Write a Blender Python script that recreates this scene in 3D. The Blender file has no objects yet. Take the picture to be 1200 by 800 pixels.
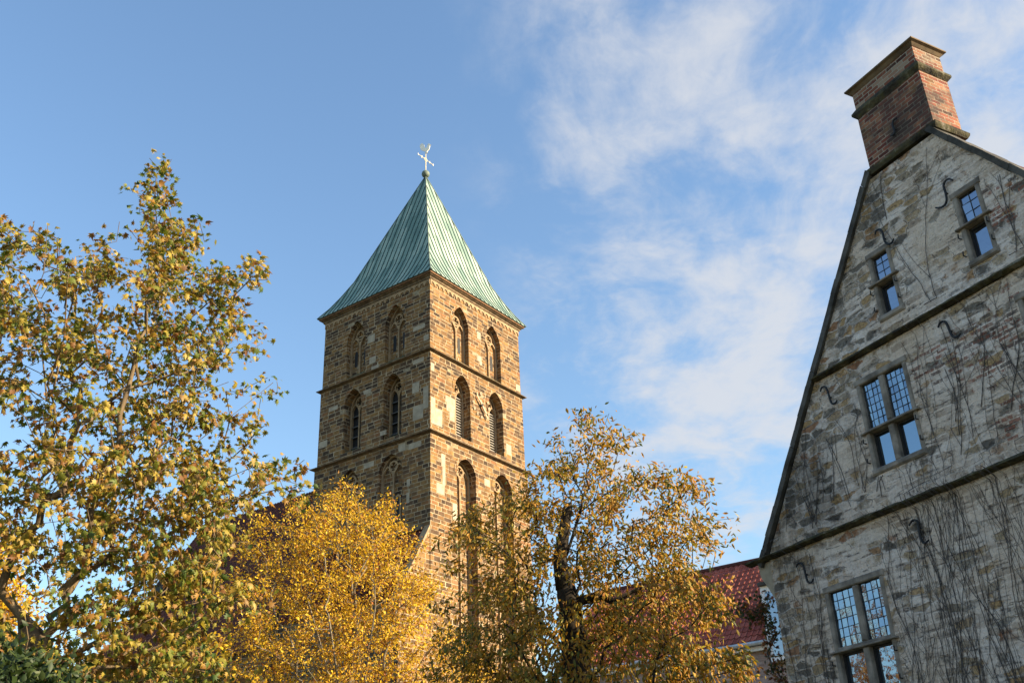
import bpy, bmesh, math, random
import numpy as np
from mathutils import Vector, Matrix, noise as mnoise

rad = math.radians
# ------------------------------------------------------------------ camera
scene = bpy.context.scene
COL = scene.collection
CAM_H = 1.6
FPX = 1203.65
pitch, roll = 0.48091477, -0.04192731
fw = Vector((0, math.cos(pitch), math.sin(pitch)))
r0 = Vector((1, 0, 0)); u0 = r0.cross(fw)
RT = math.cos(roll) * r0 + math.sin(roll) * u0
UP = -math.sin(roll) * r0 + math.cos(roll) * u0
cd = bpy.data.cameras.new('camera')
cam = bpy.data.objects.new('camera', cd); COL.objects.link(cam)
cd.sensor_width = 36; cd.lens = FPX / 1200 * 36
cd.clip_start = 0.1; cd.clip_end = 5000
m = Matrix.Identity(4)
for i in range(3):
    m[i][0] = RT[i]; m[i][1] = UP[i]; m[i][2] = -fw[i]
m[2][3] = CAM_H
cam.matrix_world = m
scene.camera = cam
scene.render.resolution_x = 1024; scene.render.resolution_y = 682

# ------------------------------------------------------------------ light
SUN_AZ, SUN_EL = 105.0, 23.0          # azimuth clockwise from the view axis (+Y)
SUN_STRENGTH = 5.0
EXPOSURE = 1.45
SKY_STRENGTH = 0.096
scene.view_settings.view_transform = 'Standard'
scene.view_settings.look = 'None'
scene.view_settings.gamma = 1
scene.view_settings.use_curve_mapping = False
scene.view_settings.exposure = EXPOSURE
sd = bpy.data.lights.new('sun', 'SUN'); sd.energy = SUN_STRENGTH; sd.angle = rad(0.5); sd.color = (1.0, 0.815, 0.55)
sun = bpy.data.objects.new('sun', sd); COL.objects.link(sun)
sv = Vector((math.sin(rad(SUN_AZ)) * math.cos(rad(SUN_EL)), math.cos(rad(SUN_AZ)) * math.cos(rad(SUN_EL)), math.sin(rad(SUN_EL))))
sun.rotation_euler = sv.to_track_quat('Z', 'Y').to_euler()
sun.location = sv * 200


class NT:
    """small helper for node trees"""
    def __init__(s, tree): s.t = tree
    def n(s, kind, ins=None, **props):
        nd = s.t.nodes.new(kind)
        for k, v in props.items(): setattr(nd, k, v)
        for k, v in (ins or {}).items():
            sock = nd.inputs[k]
            if isinstance(v, bpy.types.NodeSocket): s.t.links.new(v, sock)
            elif isinstance(v, bpy.types.Node): s.t.links.new(v.outputs[0], sock)
            else: sock.default_value = v
        return nd
    def math(s, op, a, b=0.0, clamp=False):
        return s.n('ShaderNodeMath', {0: a, 1: b}, operation=op, use_clamp=clamp).outputs[0]
    def mapr(s, v, a, b, c=0.0, d=1.0, smooth=True):
        nd = s.n('ShaderNodeMapRange', {'Value': v, 'From Min': a, 'From Max': b, 'To Min': c, 'To Max': d})
        nd.interpolation_type = 'SMOOTHSTEP' if smooth else 'LINEAR'
        return nd.outputs[0]
    def mix(s, f, a, b, blend='MIX'):
        nd = s.n('ShaderNodeMix', data_type='RGBA', blend_type=blend)
        for idx, v in ((0, f), (6, a), (7, b)):
            if isinstance(v, bpy.types.NodeSocket): s.t.links.new(v, nd.inputs[idx])
            elif idx and not hasattr(v, 'bl_idname'): nd.inputs[idx].default_value = tuple(v) + ((1,) if len(v) == 3 else ())
            else: nd.inputs[idx].default_value = v
        return nd.outputs[2]
    def ramp(s, fac, stops, const=False):
        nd = s.n('ShaderNodeValToRGB', {'Fac': fac}); cr = nd.color_ramp
        if const: cr.interpolation = 'CONSTANT'
        while len(cr.elements) < len(stops): cr.elements.new(0.5)
        for e, (p, c) in zip(cr.elements, stops):
            e.position = p; e.color = tuple(c) + (1,)
        return nd.outputs[0]
    def noise(s, vec, scale, detail=4, rough=0.55, dist=0.0, dim='3D'):
        nd = s.n('ShaderNodeTexNoise', {'Scale': scale, 'Detail': detail, 'Roughness': rough, 'Distortion': dist}, noise_dimensions=dim)
        if vec is not None: s.t.links.new(vec, nd.inputs['Vector'])
        return nd.outputs['Fac']
    def comb(s, x, y, z=0.0):
        return s.n('ShaderNodeCombineXYZ', {0: x, 1: y, 2: z}).outputs[0]
    def sep(s, v):
        return s.n('ShaderNodeSeparateXYZ', {0: v}).outputs


# ------------------------------------------------------------------ sky (Nishita + thin high cloud)
world = bpy.data.worlds.new('World'); scene.world = world; world.use_nodes = True
wt = world.node_tree; wt.nodes.clear(); W = NT(wt)
sky = W.n('ShaderNodeTexSky', sky_type='NISHITA', sun_disc=False, sun_elevation=rad(SUN_EL), sun_rotation=rad(SUN_AZ),
          altitude=50, air_density=1.4, dust_density=0.6, ozone_density=3.8)
gd = W.n('ShaderNodeTexCoord').outputs['Generated']
x_, y_, z_ = W.sep(gd)
zz = W.math('MAXIMUM', z_, 0.06)
px_ = W.math('DIVIDE', x_, zz); py_ = W.math('DIVIDE', y_, zz)
plane = W.comb(px_, py_)
# rotated, stretched coordinates for the fibres of the cloud
rot = W.n('ShaderNodeMapping', {'Vector': plane, 'Rotation': (0, 0, rad(-78)), 'Scale': (1.0, 1.0, 1.0)}).outputs[0]
rx, ry, _ = W.sep(rot)
warp = W.n('ShaderNodeTexNoise', {'Vector': plane, 'Scale': 1.6, 'Detail': 3}).outputs['Color']
wv = W.n('ShaderNodeVectorMath', {0: warp, 1: (0.5, 0.5, 0.5)}, operation='SUBTRACT').outputs[0]
wv = W.n('ShaderNodeVectorMath', {0: wv, 3: 0.40}, operation='SCALE').outputs[0]
fib = W.n('ShaderNodeVectorMath', {0: W.comb(W.math('MULTIPLY', rx, 0.78), W.math('MULTIPLY', ry, 1.3)), 1: wv}, operation='ADD').outputs[0]
n1 = W.noise(fib, 4.2, 8, 0.6)
n2 = W.noise(W.n('ShaderNodeVectorMath', {0: plane, 1: (5.3, 2.1, 0.0)}, operation='ADD').outputs[0], 1.9, 4, 0.5)
n3 = W.noise(plane, 22.0, 4, 0.6, 0.8)
side = W.mapr(W.math('ADD', px_, W.math('MULTIPLY', n2, 0.25)), 0.0, 0.26)
dens = W.math('ADD', W.math('MULTIPLY', n1, 0.68), W.math('ADD', W.math('MULTIPLY', n2, 0.30), W.math('MULTIPLY', n3, 0.09)))
def puff(c, r0_, r1_, g):
    dd = W.n('ShaderNodeVectorMath', {0: plane, 1: (c[0], c[1], 0)}, operation='SUBTRACT').outputs[0]
    dd = W.n('ShaderNodeVectorMath', {0: dd, 1: (1.0, 0.62, 1.0)}, operation='MULTIPLY').outputs[0]
    L = W.n('ShaderNodeVectorMath', {0: dd}, operation='LENGTH').outputs['Value']
    return W.mapr(L, r0_, r1_, g, 0.0)
bank = W.math('ADD', W.math('ADD', puff((0.58, 2.25), 0.0, 0.42, 0.17), puff((0.22, 1.15), 0.0, 0.30, 0.07)), W.math('ADD', puff((0.36, 1.72), 0.0, 0.36, 0.09), puff((0.70, 1.12), 0.0, 0.5, 0.10)))
dens = W.math('ADD', dens, bank)
veil = W.mapr(px_, 0.05, 0.6, 0.0, 0.035)
dens = W.math('ADD', dens, veil)
cl = W.math('MULTIPLY', W.mapr(dens, 0.495, 0.78), side)
cl = W.math('MULTIPLY', W.math('MULTIPLY', cl, W.mapr(py_, 0.2, 0.8)), W.mapr(px_, 1.6, 2.6, 0.86, 0.1))
bg = W.n('ShaderNodeBackground', {'Color': sky.outputs[0], 'Strength': SKY_STRENGTH})
bc = W.n('ShaderNodeBackground', {'Color': (0.92, 0.945, 1.0, 1), 'Strength': 0.295})
mx = W.n('ShaderNodeMixShader', {0: cl, 1: bg.outputs[0], 2: bc.outputs[0]})
W.n('ShaderNodeOutputWorld', {'Surface': mx.outputs[0]})


# ------------------------------------------------------------------ mesh helpers
class MB:
    def __init__(s): s.v = []; s.f = []; s.mi = []; s.cur = 0
    def mat(s, i): s.cur = i; return s
    def add(s, vs, fs):
        o = len(s.v); s.v.extend([tuple(p) for p in vs])
        for f in fs: s.f.append(tuple(i + o for i in f)); s.mi.append(s.cur)
        return s
    def box(s, a, b):
        x0, y0, z0 = a; x1, y1, z1 = b
        vs = [(x0,y0,z0),(x1,y0,z0),(x1,y1,z0),(x0,y1,z0),(x0,y0,z1),(x1,y0,z1),(x1,y1,z1),(x0,y1,z1)]
        return s.add(vs, [(0,3,2,1),(4,5,6,7),(0,1,5,4),(1,2,6,5),(2,3,7,6),(3,0,4,7)])
    def loft(s, A, B, caps=True):
        n = len(A); fs = [(i, (i+1) % n, n + (i+1) % n, n + i) for i in range(n)]
        if caps: fs += [tuple(range(n-1, -1, -1)), tuple(range(n, 2*n))]
        return s.add(list(A) + list(B), fs)
    def ring_loft(s, out0, in0, out1, in1, closed=True):
        """solid between two outlines (outer/inner) at two depths; open strips get end caps"""
        n = len(out0); vs = list(out0) + list(in0) + list(out1) + list(in1); fs = []
        rng = range(n) if closed else range(n - 1)
        for i in rng:
            j = (i + 1) % n
            fs += [(i, j, n+j, n+i), (2*n+j, 2*n+i, 3*n+i, 3*n+j), (j, i, 2*n+i, 2*n+j), (n+i, n+j, 3*n+j, 3*n+i)]
        if not closed:
            fs += [(0, n, 3*n, 2*n), (n-1, 3*n-1, 4*n-1, 2*n-1)]
        return s.add(vs, fs)
    def tube(s, pts, radii, k=6, cap=True):
        pts = [Vector(p) for p in pts]; n = len(pts)
        if not hasattr(radii, '__len__'): radii = [radii] * n
        vs = []; prev = None
        for i, p in enumerate(pts):
            t = (pts[min(i+1, n-1)] - pts[max(i-1, 0)]);
            t = t.normalized() if t.length > 1e-9 else Vector((0, 0, 1))
            if prev is None: a = t.orthogonal().normalized()
            else:
                a = prev - t * prev.dot(t)
                a = a.normalized() if a.length > 1e-6 else t.orthogonal().normalized()
            prev = a; b = t.cross(a)
            for q in range(k):
                an = 2 * math.pi * q / k
                vs.append(p + (a * math.cos(an) + b * math.sin(an)) * radii[i])
        fs = []
        for i in range(n - 1):
            for q in range(k):
                r = (q + 1) % k
                fs.append((i*k+q, i*k+r, (i+1)*k+r, (i+1)*k+q))
        if cap: fs += [tuple(range(k-1, -1, -1)), tuple(range((n-1)*k, n*k))]
        return s.add(vs, fs)
    def sphere(s, c, r, nu=12, nv=8):
        vs = [(c[0], c[1], c[2]-r)]; fs = []
        for j in range(1, nv):
            th = math.pi * j / nv
            for i in range(nu):
                ph = 2*math.pi*i/nu
                vs.append((c[0]+r*math.sin(th)*math.cos(ph), c[1]+r*math.sin(th)*math.sin(ph), c[2]-r*math.cos(th)))
        vs.append((c[0], c[1], c[2]+r)); last = len(vs)-1
        for i in range(nu):
            fs.append((0, 1+(i+1) % nu, 1+i)); fs.append((last, 1+(nv-2)*nu+i, 1+(nv-2)*nu+(i+1) % nu))
        for j in range(nv-2):
            for i in range(nu):
                a = 1+j*nu+i; b = 1+j*nu+(i+1) % nu
                fs.append((a, b, b+nu, a+nu))
        return s.add(vs, fs)
    def mesh(s, name, mats, recalc=True, smooth=False):
        me = bpy.data.meshes.new(name)
        me.from_pydata(s.v, [], s.f)
        for m_ in (mats if isinstance(mats, (list, tuple)) else [mats]): me.materials.append(m_)
        me.polygons.foreach_set('material_index', s.mi)
        if recalc:
            bm = bmesh.new(); bm.from_mesh(me); bmesh.ops.recalc_face_normals(bm, faces=bm.faces); bm.to_mesh(me); bm.free()
        if smooth: me.polygons.foreach_set('use_smooth', [True] * len(me.polygons))
        me.update(); return me
    def build(s, name, mats, parent=None, recalc=True, smooth=False):
        o = bpy.data.objects.new(name, s.mesh(name, mats, recalc, smooth)); COL.objects.link(o)
        if parent is not None: o.parent = parent
        return o

def empty(name, loc=(0, 0, 0), rz=0.0, parent=None):
    o = bpy.data.objects.new(name, None); COL.objects.link(o); o.location = loc; o.rotation_euler = (0, 0, rz)
    o.empty_display_size = 0.5
    if parent is not None: o.parent = parent
    return o
def tag(o, label=None, cat=None, group=None, kind=None):
    if label: o['label'] = label
    if cat: o['category'] = cat
    if group: o['group'] = group
    if kind: o['kind'] = kind
    return o
def boolean_cut(mesh, cutter_mesh):
    a = bpy.data.objects.new('cut_base', mesh); b = bpy.data.objects.new('cutter', cutter_mesh)
    COL.objects.link(a); COL.objects.link(b)
    md = a.modifiers.new('b', 'BOOLEAN'); md.operation = 'DIFFERENCE'; md.object = b; md.solver = 'EXACT'
    dg = bpy.context.evaluated_depsgraph_get(); dg.update()
    out = bpy.data.meshes.new_from_object(a.evaluated_get(dg))
    bpy.data.objects.remove(a); bpy.data.objects.remove(b)
    return out
def at(px, py, D):
    """point on the sight line of a photo position, D metres away on the ground plan"""
    d = fw + RT * ((px - 600) / FPX) - UP * ((py - 400) / FPX)
    d = d * (D / math.hypot(d.x, d.y))
    return Vector((d.x, d.y, d.z + CAM_H))


# ------------------------------------------------------------------ materials
def material(name):
    mt = bpy.data.materials.new(name); mt.use_nodes = True
    nt = mt.node_tree; nt.nodes.clear()
    h = NT(nt); out = h.n('ShaderNodeOutputMaterial')
    return mt, h, out
def bsdf(h, out, color, rough=0.85, bump=None, strength=0.4, dist=0.02, spec=0.3, metallic=0.0):
    p = h.n('ShaderNodeBsdfPrincipled', {'Base Color': color if not isinstance(color, tuple) else color + (1,), 'Roughness': rough, 'Metallic': metallic})
    p.inputs['Specular IOR Level'].default_value = spec
    if bump is not None:
        b = h.n('ShaderNodeBump', {'Height': bump, 'Strength': strength, 'Distance': dist})
        h.t.links.new(b.outputs[0], p.inputs['Normal'])
    h.t.links.new(p.outputs[0], out.inputs['Surface'])
    return p
def simple(name, c, rough=0.8, var=0.25, scale=6.0, metallic=0.0, spec=0.3, bump=0.2):
    mt, h, out = material(name)
    co = h.n('ShaderNodeTexCoord').outputs['Object']
    nz = h.noise(co, scale, 5, 0.6)
    col = h.mix(h.mapr(nz, 0.3, 0.7), tuple(x * (1 - var) for x in c), tuple(min(1, x * (1 + var)) for x in c))
    bsdf(h, out, col, rough, nz, bump, 0.02, spec, metallic)
    return mt

def ashlar(name, stops, mortar, bw=0.74, rh=0.355, joint=0.022, tint=1.0, moss=False):
    mt, h, out = material(name)
    co = h.n('ShaderNodeTexCoord').outputs['Object']
    x, y, z = h.sep(co)
    u = h.math('ADD', x, y)
    zn = h.noise(h.comb(0.0, 0.0, h.math('MULTIPLY', z, 1.0)), 0.9, 2, 0.5)
    zw = h.math('ADD', z, h.math('MULTIPLY', h.math('SUBTRACT', zn, 0.5), 0.55))
    row = h.math('FLOOR', h.math('DIVIDE', zw, rh))
    rn = h.n('ShaderNodeTexWhiteNoise', {'W': row}, noise_dimensions='1D').outputs['Value']
    un = h.noise(h.comb(h.math('MULTIPLY', u, 1.0), h.math('MULTIPLY', row, 7.3)), 1.1, 1, 0.5)
    uw = h.math('ADD', h.math('ADD', u, h.math('MULTIPLY', rn, 3.0)), h.math('MULTIPLY', un, 0.8))
    rough_n = h.noise(co, 9.0, 4, 0.6)
    jit = h.math('MULTIPLY', h.math('SUBTRACT', rough_n, 0.5), 0.05)
    vec = h.comb(h.math('ADD', uw, jit), h.math('ADD', zw, jit))
    bk = h.n('ShaderNodeTexBrick', {'Vector': vec, 'Color1': (0, 0, 0, 1), 'Color2': (1, 1, 1, 1), 'Mortar': (0.5, 0.5, 0.5, 1), 'Scale': 1.0,
                                    'Mortar Size': joint, 'Mortar Smooth': 0.25, 'Bias': 0.0, 'Brick Width': bw, 'Row Height': rh}, offset=0.5)
    rnd = h.n('ShaderNodeSeparateColor', {0: bk.outputs['Color']}).outputs[0]
    big = h.noise(co, 0.35, 3, 0.6)
    fac = h.math('ADD', rnd, h.math('MULTIPLY', h.math('SUBTRACT', big, 0.5), 0.35))
    stone = h.ramp(fac, stops)
    mot = h.noise(co, 3.2, 6, 0.65)
    stone = h.mix(h.mapr(mot, 0.25, 0.75), h.mix(1.0, stone, (0.62, 0.62, 0.62), 'MULTIPLY'), h.mix(1.0, stone, (1.3, 1.27, 1.2), 'MULTIPLY'))
    mort_n = h.mapr(h.noise(co, 2.0, 3), 0.35, 0.6)
    mcol = h.mix(mort_n, tuple(c * 0.45 for c in mortar), mortar)
    col = h.mix(bk.outputs['Fac'], stone, mcol)
    # streaks of soot down the wall
    st = h.noise(h.comb(h.math('MULTIPLY', u, 1.7), h.math('MULTIPLY', z, 0.22)), 1.0, 5, 0.6)
    col = h.mix(h.mapr(st, 0.52, 0.78, 0.0, 0.6), col, h.mix(1.0, col, (0.42, 0.4, 0.38), 'MULTIPLY'))
    if moss:
        nm = h.n('ShaderNodeNewGeometry').outputs['Normal']
        upf = h.mapr(h.sep(nm)[2], 0.3, 0.8)
        col = h.mix(h.math('MULTIPLY', upf, h.mapr(mot, 0.35, 0.6)), col, (0.05, 0.075, 0.03))
    hgt = h.math('ADD', h.math('MULTIPLY', h.math('SUBTRACT', 1.0, bk.outputs['Fac']), 1.0), h.math('ADD', h.math('MULTIPLY', rough_n, 0.5), h.math('MULTIPLY', rnd, 0.5)))
    bsdf(h, out, col, 0.92, hgt, 0.7, 0.05, 0.2)
    return mt

TOWER_STOPS = [(0.0, (0.052, 0.035, 0.024)), (0.16, (0.085, 0.053, 0.033)), (0.34, (0.130, 0.075, 0.038)), (0.52, (0.178, 0.098, 0.042)),
               (0.68, (0.212, 0.119, 0.048)), (0.84, (0.240, 0.138, 0.054)), (0.93, (0.19, 0.088, 0.040)), (0.99, (0.245, 0.163, 0.085)), (1.0, (0.29, 0.235, 0.16))]
M = {}
M['tower_stone'] = ashlar('tower_stone', TOWER_STOPS, (0.42, 0.325, 0.205), bw=0.62, rh=0.275, joint=0.026, moss=True)
M['moulding'] = simple('moulding_stone', (0.13, 0.09, 0.052), 0.9, 0.45, 2.5)
M['pale_stone'] = simple('pale_stone', (0.29, 0.20, 0.115), 0.9, 0.25, 3.0)
M['repair_stone'] = simple('repair_stone', (0.33, 0.275, 0.20), 0.9, 0.18, 3.0)
M['dark_void'] = simple('dark_void', (0.012, 0.012, 0.013), 0.6, 0.2)
M['louvre'] = simple('louvre_wood', (0.10, 0.09, 0.08), 0.75, 0.3)  # left-face copy of the louvre wood, shade put into its colour
M['louvre_lit'] = simple('louvre_pale_wood', (0.30, 0.27, 0.23), 0.75, 0.3)  # same wood for the right face, sunlight put into its paler colour
M['rust_board'] = simple('eaves_board', (0.17, 0.09, 0.045), 0.8, 0.35, 4)
M['gilt'] = simple('gilt_metal', (0.72, 0.62, 0.40), 0.4, 0.15, 8, 0.35, 0.5)
M['white_gilt'] = simple('bright_gilding', (0.85, 0.80, 0.66), 0.35, 0.1, 8, 0.2, 0.5)
M['iron'] = simple('black_iron', (0.014, 0.014, 0.016), 0.6, 0.3, 12, 0.2, 0.4)
M['clock_face'] = simple('clock_metal', (0.36, 0.28, 0.18), 0.6, 0.2, 8)

def copper():
    mt, h, out = material('copper_patina')
    co = h.n('ShaderNodeTexCoord').outputs['Object']
    uv = h.n('ShaderNodeUVMap').outputs[0]
    bk = h.n('ShaderNodeTexBrick', {'Vector': h.n('ShaderNodeMapping', {'Vector': uv, 'Rotation': (0, 0, rad(90))}).outputs[0], 'Color1': (0, 0, 0, 1), 'Color2': (1, 1, 1, 1), 'Mortar': (0.0, 0.0, 0.0, 1),
             'Scale': 1.0, 'Mortar Size': 0.012, 'Mortar Smooth': 0.3, 'Brick Width': 1.9, 'Row Height': 0.5, 'Bias': 0.0}, offset=0.37)
    rnd = h.n('ShaderNodeSeparateColor', {0: bk.outputs['Color']}).outputs[0]
    ux, uy, _ = h.sep(uv)
    st = h.noise(h.comb(h.math('MULTIPLY', ux, 5.0), h.math('MULTIPLY', uy, 0.35)), 1.0, 6, 0.6)
    nz = h.noise(co, 1.2, 4)
    f = h.math('ADD', h.math('MULTIPLY', rnd, 0.45), h.math('ADD', h.math('MULTIPLY', st, 0.45), h.math('MULTIPLY', nz, 0.15)))
    col = h.ramp(f, [(0.12, (0.035, 0.11, 0.105)), (0.35, (0.085, 0.20, 0.178)), (0.6, (0.155, 0.285, 0.24)), (0.9, (0.31, 0.41, 0.325))])
    col = h.mix(bk.outputs['Fac'], col, (0.05, 0.10, 0.09))
    bmp = h.n('ShaderNodeBump', {'Height': h.math('ADD', st, h.math('MULTIPLY', bk.outputs['Fac'], -0.6)), 'Strength': 0.5, 'Distance': 0.03}).outputs[0]
    d = h.n('ShaderNodeBsdfDiffuse', {'Color': col, 'Roughness': 0.5, 'Normal': bmp})
    gcol = h.mix(0.55, col, (1.0, 0.98, 0.86))                # dull metallic sheen of the mineral skin
    g_ = h.n('ShaderNodeBsdfGlossy', {'Color': gcol, 'Roughness': 0.78, 'Normal': bmp})
    mx_ = h.n('ShaderNodeMixShader', {0: h.mapr(f, 0.2, 0.8, 0.22, 0.46), 1: d.outputs[0], 2: g_.outputs[0]})
    h.t.links.new(mx_.outputs[0], out.inputs['Surface'])
    return mt
M['copper'] = copper()
M['copper_dark'] = simple('copper_seam', (0.035, 0.065, 0.058), 0.6, 0.3, 5)

def tiles(name, c0, c1, c2, pw=0.24, rh=0.33):
    """clay tiles; UV x along the eaves, y up the slope"""
    mt, h, out = material(name)
    uv = h.n('ShaderNodeUVMap').outputs[0]
    ux, uy, _ = h.sep(uv)
    bk = h.n('ShaderNodeTexBrick', {'Vector': uv, 'Color1': (0, 0, 0, 1), 'Color2': (1, 1, 1, 1), 'Mortar': (0.5, 0.5, 0.5, 1), 'Scale': 1.0,
             'Mortar Size': 0.012, 'Mortar Smooth': 0.4, 'Brick Width': pw, 'Row Height': rh, 'Bias': 0.0}, offset=0.0)
    rnd = h.n('ShaderNodeSeparateColor', {0: bk.outputs['Color']}).outputs[0]
    big = h.noise(uv, 0.9, 4)
    f = h.math('ADD', h.math('MULTIPLY', rnd, 0.6), h.math('MULTIPLY', big, 0.5))
    col = h.ramp(f, [(0.15, c0), (0.55, c1), (0.95, c2)])
    col = h.mix(bk.outputs['Fac'], col, tuple(x * 0.35 for x in c0))
    bsdf(h, out, col, 0.75, h.noise(uv, 14, 3), 0.2, 0.01, 0.35)
    return mt
M['red_tile'] = tiles('red_pantile', (0.19, 0.043, 0.028), (0.33, 0.07, 0.042), (0.42, 0.12, 0.075))
M['dark_tile'] = tiles('dark_red_tile', (0.07, 0.018, 0.010), (0.125, 0.027, 0.014), (0.18, 0.05, 0.024), 0.2, 0.16)

def brickwork(name, stops, mortar, bw, rh, joint, patina=None, bumpd=0.02):
    mt, h, out = material(name)
    co = h.n('ShaderNodeTexCoord').outputs['Object']
    x, y, z = h.sep(co)
    rough_n = h.noise(co, 14.0, 4, 0.6)
    jit = h.math('MULTIPLY', h.math('SUBTRACT', rough_n, 0.5), 0.03)
    vec = h.comb(h.math('ADD', h.math('ADD', x, y), jit), h.math('ADD', z, jit))
    bk = h.n('ShaderNodeTexBrick', {'Vector': vec, 'Color1': (0, 0, 0, 1), 'Color2': (1, 1, 1, 1), 'Mortar': (0.5, 0.5, 0.5, 1), 'Scale': 1.0,
             'Mortar Size': joint, 'Mortar Smooth': 0.2, 'Brick Width': bw, 'Row Height': rh, 'Bias': 0.0}, offset=0.5)
    rnd = h.n('ShaderNodeSeparateColor', {0: bk.outputs['Color']}).outputs[0]
    big = h.noise(co, 1.5, 4)
    col = h.ramp(h.math('ADD', rnd, h.math('MULTIPLY', h.math('SUBTRACT', big, 0.5), 0.6)), stops)
    col = h.mix(bk.outputs['Fac'], col, mortar)
    if patina:
        for scale, lo, hi, amt, c in patina:
            pn = h.noise(h.n('ShaderNodeVectorMath', {0: co, 1: (scale * 3.1, 7.7, scale)}, operation='ADD').outputs[0], scale, 5, 0.65)
            col = h.mix(h.mapr(pn, lo, hi, 0, amt), col, c)
    hgt = h.math('ADD', h.math('SUBTRACT', 1.0, bk.outputs['Fac']), h.math('MULTIPLY', rough_n, 0.6))
    bsdf(h, out, col, 0.9, hgt, 0.8, bumpd, 0.2)
    return mt
M['chimney_brick'] = brickwork('chimney_brick', [(0.0, (0.055, 0.022, 0.017)), (0.3, (0.15, 0.038, 0.027)), (0.6, (0.25, 0.078, 0.046)), (0.85, (0.31, 0.14, 0.075)), (1.0, (0.12, 0.07, 0.055))],
                               (0.31, 0.25, 0.185), 0.25, 0.085, 0.010,
                               [(1.0, 0.44, 0.60, 0.75, (0.05, 0.04, 0.034)), (1.5, 0.54, 0.72, 0.45, (0.20, 0.12, 0.045)), (2.3, 0.56, 0.7, 0.6, (0.30, 0.23, 0.16))])
M['chimney_top_brick'] = brickwork('chimney_top_brick', [(0.0, (0.05, 0.02, 0.015)), (0.3, (0.13, 0.035, 0.022)), (0.65, (0.22, 0.10, 0.06)), (1.0, (0.28, 0.2, 0.14))],
                               (0.30, 0.26, 0.20), 0.25, 0.085, 0.010,
                               [(1.6, 0.46, 0.64, 0.75, (0.26, 0.22, 0.16))])
M['pink_brick'] = brickwork('pale_red_brick', [(0.0, (0.24, 0.17, 0.15)), (0.5, (0.32, 0.235, 0.21)), (1.0, (0.38, 0.29, 0.26))], (0.34, 0.29, 0.27), 0.24, 0.08, 0.01)
M['mossy_ledge'] = None

def ledge():
    mt, h, out = material('mossy_ledge')
    co = h.n('ShaderNodeTexCoord').outputs['Object']
    a = h.noise(co, 3.0, 6, 0.65); b = h.noise(co, 9.0, 5, 0.6)
    col = h.ramp(a, [(0.32, (0.016, 0.015, 0.013)), (0.46, (0.045, 0.04, 0.032)), (0.58, (0.085, 0.075, 0.042)), (0.7, (0.20, 0.18, 0.15))])
    col = h.mix(h.mapr(b, 0.5, 0.68, 0, 0.6), col, (0.07, 0.07, 0.028))
    bsdf(h, out, col, 0.95, h.math('ADD', a, b), 0.8, 0.05, 0.15)
    return mt
M['mossy_ledge'] = ledge()
M['dark_coping'] = simple('dark_coping', (0.06, 0.056, 0.050), 0.9, 0.6, 2.2)
M['window_stone'] = simple('window_stone', (0.20, 0.172, 0.145), 0.92, 0.45, 3.5)
M['kneeler_stone'] = simple('kneeler_stone', (0.30, 0.25, 0.185), 0.9, 0.2, 4)
M['lead'] = simple('lead_came', (0.045, 0.05, 0.06), 0.6, 0.3, 9)
M['casement'] = simple('dark_casement_wood', (0.022, 0.02, 0.02), 0.6, 0.3, 9)
M['white_paint'] = simple('white_paint', (0.72, 0.73, 0.74), 0.6, 0.08, 4)
M['zinc'] = simple('zinc_gutter', (0.42, 0.44, 0.45), 0.45, 0.2, 4, 0.3)

def glass(name, mirror, tint, wob):
    mt, h, out = material(name)
    co = h.n('ShaderNodeTexCoord').outputs['Object']
    nz = h.noise(co, 5.0, 2)
    b = h.n('ShaderNodeBump', {'Height': nz, 'Strength': wob, 'Distance': 0.02})
    d = h.n('ShaderNodeBsdfDiffuse', {'Color': (0.012, 0.014, 0.02, 1)})
    g = h.n('ShaderNodeBsdfGlossy', {'Color': tint + (1,), 'Roughness': 0.02, 'Normal': b.outputs[0]})
    mx_ = h.n('ShaderNodeMixShader', {0: mirror, 1: d.outputs[0], 2: g.outputs[0]})
    h.t.links.new(mx_.outputs[0], out.inputs['Surface'])
    return mt
M['leaded_glass'] = glass('leaded_glass', 0.27, (0.68, 0.86, 1.0), 0.22)
M['clear_glass'] = glass('clear_glass', 0.28, (0.66, 0.84, 1.0), 0.03)
M['dim_glass'] = glass('dim_glass', 0.30, (0.75, 0.85, 1.0), 0.15)

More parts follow.
